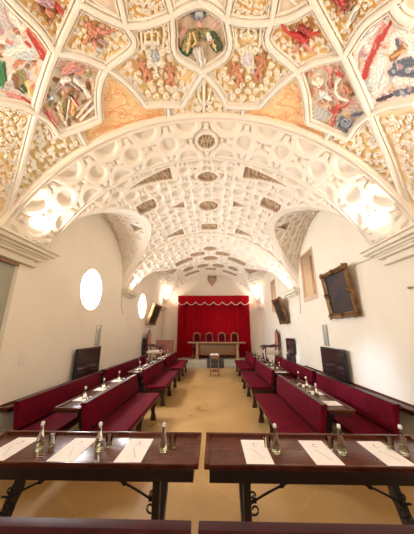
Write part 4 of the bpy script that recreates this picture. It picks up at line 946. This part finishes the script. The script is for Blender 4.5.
bw = MB().lathe([(.001, 0), (.05, 0), (.10, .05), (.11, .07), (.10, .07), (.05, .015), (.001, .012)], 18, (.14, 10.25, .181)).build('shallow_bowl', M['pink'], None, True); tag(bw, 'shallow reddish bowl on the lower shelf of the wooden stand', 'bowl')

# ------------------------------------------------------------------ pictures
def make_picture(w, h, t=.12, m=M['canvas']):
    """hangs in the local xz plane, facing -y, centre of base at origin"""
    o = empty('gilt_picture')
    prof = [(0, 0), (0, -.05), (.02, -.085), (.045, -.075), (.06, -.05), (.085, -.06), (.105, -.045), (t, -.02), (t, 0)]
    corners = [(-w / 2, 0, 1, 1), (w / 2, 0, -1, 1), (w / 2, h, -1, -1), (-w / 2, h, 1, -1)]
    mb = MB(); R = []
    for (x, z, sx, sz) in corners: R.append([(x + sx * q[0], q[1], z + sz * q[0]) for q in prof])
    mb.grid(R, closed_u=True, closed_v=True); mb.build('frame', M['gold'], o)
    for (x, z, r) in [(-w / 2, 0, .085), (w / 2, 0, .085), (w / 2, h, .085), (-w / 2, h, .085), (0, 0, .07), (0, h, .07), (-w / 2, h / 2, .07), (w / 2, h / 2, .07)]:
        sx = -1 if x > 0 else (1 if x < 0 else 0); sz = 1 if z == 0 else (-1 if z == h else 0)
        cx, cz = x + sx * .05, z + sz * .05; mb = MB()
        for k in range(5):
            a = k * 2 * PI / 5 + .3; mb.tube([(cx, -.07, cz), (cx + r * .6 * math.cos(a), -.085, cz + r * .6 * math.sin(a)), (cx + r * math.cos(a + .5), -.06, cz + r * math.sin(a + .5))], [.02, .022, .008], 6)
        mb.build('carved_ornament', M['gold'], o, True)
    MB().box(-w / 2 + t - .01, w / 2 - t + .01, -.02, -.004, t - .01, h - t + .01).build('canvas', m, o)
    MB().box(-w / 2 + .02, w / 2 - .02, -.004, .012, .02, h - .02).build('backing', M['mid'], o)
    return o
GP = 'dark paintings in carved gilt frames'
def hang(o, x, y, z, rz, tilt):
    o.location = (x, y, z); o.rotation_mode = 'XYZ'; o.rotation_euler = (tilt, 0, rz)
pc = make_picture(1.04, 1.02, .10); tag(pc, 'large dark painting in carved gilt frame above the right screen', 'painting', GP); hang(pc, W - .03, 4.95, 2.02, PI * -.5 , math.radians(12))
pc.rotation_euler = (0, 0, 0)
def orient(o, sign, tilt):
    # local -y should face the room centre, leaning forward at the top
    rz = -PI / 2 if sign > 0 else PI / 2
    o.rotation_euler = (Matrix.Rotation(rz, 4, 'Z') @ Matrix.Rotation(tilt, 4, 'X')).to_euler()
orient(pc, 1, math.radians(6))
p2_ = dup(pc, (W - .03, 9.05, 2.03), None, 'smaller-looking dark painting in gilt frame beyond the middle arch, right wall'); p2_.scale = (.95, 1, .95); orient(p2_, 1, math.radians(16))
p3_ = dup(pc, (-W + .03, 10.95, 2.06), None, 'dark painting in gilt frame on the left wall beyond the second round window'); p3_.scale = (1.25, 1.3, .92); orient(p3_, -1, math.radians(18))
wr = MB().tube([(W - .015, 4.45, 2.98), (W - .012, 3.83, 2.96)], .006, 6).build('hanging_wire', M['cable']); tag(wr, 'thin wire running from the large gilt picture to the right cornice', 'wire')

# ------------------------------------------------------------------ small wall things
for sg, nm, y in ((-1, 'left', 6.10), (1, 'right', 5.98)):
    a, b = sorted((sg * (W - .04), sg * (W + .0)))
    o = MB().box(a, b, y - .10, y + .10, 1.41, 1.90, .008).build('cable_trunking', M['steel']); tag(o, 'short grey metal cable cover on the %s wall above the screen' % nm, 'cable cover', 'grey cable covers')
sw = empty('light_switch', (-W, 3.70, 1.36), 0, 'white double light switch on the left wall beyond the doorway', 'switch')
MB().box(0, .012, 0, .09, -.11, .11, .003).build('plate', M['plast'], sw); MB().box(.012, .018, .02, .07, .01, .08).build('rocker', M['plast'], sw); MB().box(.012, .018, .02, .07, -.08, -.01).build('rocker', M['plast'], sw)
sk = MB().box(2.28, 2.38, YB - .012, YB, .95, 1.05, .003).build('wall_socket', M['plast']); tag(sk, 'small white wall socket right of the curtain', 'socket')
hk = empty('wall_bracket', (W, 3.27, 2.33), 0, 'tiny greenish brass fixture on the right wall below the cornice', 'fixture')
MB().lathe([(.001, 0), (.018, 0), (.022, .02), (.01, .05), (.001, .055)], 10).build('knob', M['brass'], hk); hk.children[0].rotation_euler = (0, -PI / 2, 0)
MB().tube([(-.02, 0, 0), (-.03, -.05, -.005), (-.03, -.10, .0)], .008).build('arm', M['brass'], hk)
for (x, y, z, dy, lab) in ((-W + .012, 7.40, 3.0, .25, 'thin cable hanging below the middle left corbel'), (W - .012, 7.42, 3.0, .1, 'thin cable hanging below the middle right corbel')):
    o = MB().tube(cr([(x, y, z), (x, y + .02, z - .3), (x, y - .01 + dy * .3, z - .5), (x, y + dy, z - .72)], 5), .008, 6).build('wall_cable', M['cable']); tag(o, lab, 'cable', 'cables under the corbels')
# cartouche on the back wall
ct = empty('wall_cartouche', (.05, YB, 4.72), 0, 'small gilded cartouche at the top of the back wall above the curtain', 'cartouche')
sh = [(-.26, .30), (-.12, .27), (0, .33), (.12, .27), (.26, .30), (.28, .12), (.22, -.05), (.10, -.22), (0, -.38), (-.10, -.22), (-.22, -.05), (-.28, .12)]
MB().prism(sh, 'y', -.07, -.0, .015).build('shield', mat('gilded_stucco', GOLDP, .5, nscale=14, col2=(.62, .46, .28), bump=.6, bscale=25), ct)
mb = MB()
for s_ in (-1, 1):
    mb.tube([(s_ * q[1], -.08, q[2]) for q in scroll(.16, .16, .09, 0, 1, 0)], .018, 6); mb.tube(cr([(s_ * .26, -.07, .05), (s_ * .17, -.08, -.12), (0, -.07, -.34)], 5), .02, 6)
mb.build('scrollwork', M['light'], ct, True)

# ------------------------------------------------------------------ floodlights on the cornices (fittings with lamps, plus an added unseen pair)
def flood(x, y, z, tx, ty, tz, power, label, size=.10, col=(1, .86, .68), spot=150, i=0):
    o = empty('uplight', (x, y, z), math.atan2(ty - y, tx - x), label, 'lamp', 'uplights on the cornices')
    MB().box(-.07, .07, -.10, .10, .0, .015, .003).build('base', M['plast'], o)
    MB().lathe([(.001, .015), (.05, .015), (.07, .05), (.065, .055), (.001, .035)], 14).build('reflector', M['plast'], o, True)
    l = bpy.data.lights.new('lamp', 'SPOT'); l.energy = power; l.color = col; l.spot_size = math.radians(spot); l.spot_blend = .8; l.shadow_soft_size = size
    lo = bpy.data.objects.new('lamp', l); COL.objects.link(lo)
    d = Vector((tx - x, ty - y, tz - z)); lo.rotation_euler = d.to_track_quat('-Z', 'Y').to_euler(); lo.location = (x, y, z + .09)
WARM = (1, .84, .66)
for sg, nm in ((-1, 'left'), (1, 'right')):
    flood(sg * (W - .21), 3.34, 3.05, sg * .9, 3.3, 5.2, 36, 'small uplight on the %s cornice under the near arch' % nm, .06, (1, .93, .82), 130)
    flood(sg * (W - .15), 7.95, 3.08, sg * .5, 7.9, 5.2, 64, 'small uplight on the %s middle corbel' % nm, .06, (1, .93, .82), 140)
    flood(sg * (W - .12), 13.35, 3.08, sg * 1.2, 12.6, 4.6, 48, 'small uplight on the %s far corbel' % nm, .06, (1, .9, .76), 165)
    flood(sg * (W - .14), 1.1, 3.05, sg * .3, 1.5, 5.2, 75, 'small uplight on the %s cornice near the camera' % nm, .1, WARM, 160)  # unseen pair added to keep the near vault bright

def area(name, loc, target, sx, sy, power, col=(1, 1, 1), shape='RECTANGLE'):
    l = bpy.data.lights.new(name, 'AREA'); l.shape = shape; l.size = sx; l.size_y = sy; l.energy = power; l.color = col
    o = bpy.data.objects.new(name, l); COL.objects.link(o); o.location = loc
    o.rotation_euler = (Vector(target) - Vector(loc)).to_track_quat('-Z', 'Y').to_euler(); return o
for cy, cz, r in WIN: area('daylight', (-W - .1, cy, cz), (2.0, cy - .3, .6), .75, .75, 50, (.92, .96, 1), 'DISK')
for y, ty in ((5.5, 4.35), (9.7, 8.6)):   # low sun coming through the round windows
    l = bpy.data.lights.new('window_sunlight', 'SPOT'); l.energy = 420; l.color = (.62, .74, 1); l.spot_size = math.radians(15); l.spot_blend = 1; l.shadow_soft_size = .2
    lo = bpy.data.objects.new('window_sunlight', l); COL.objects.link(lo); lo.location = (-W + .02, y, 2.75)
    lo.rotation_euler = (Vector((W, ty, .98)) - lo.location).to_track_quat('-Z', 'Y').to_euler()
# unseen soft fill light added behind the camera, no window there
area('rear_window_daylight', (0, -2.9, 3.2), (0, 5, 2.6), 3.2, 2.2, 45, (1, .91, .80))

w = bpy.data.worlds.new('world'); scene.world = w; w.use_nodes = True
w.node_tree.nodes['Background'].inputs[0].default_value = (.9, .93, 1, 1); w.node_tree.nodes['Background'].inputs[1].default_value = .6

cam = bpy.data.cameras.new('camera'); co = bpy.data.objects.new('camera', cam); COL.objects.link(co)
cam.sensor_fit = 'HORIZONTAL'; cam.sensor_width = 36; cam.lens = F / 414 * 36; cam.clip_start = .02
co.location = (CX, 0, CZ); co.rotation_euler = (PI / 2 + TH, 0, YAW)
scene.camera = co
vs = scene.view_settings; vs.view_transform = 'Standard'; vs.look = 'None'; vs.gamma = 1; vs.use_curve_mapping = False; vs.exposure = 0.92
scene.cycles.max_bounces = 8; scene.cycles.diffuse_bounces = 5; scene.cycles.use_denoising = True
scene.cycles.sample_clamp_indirect = 6
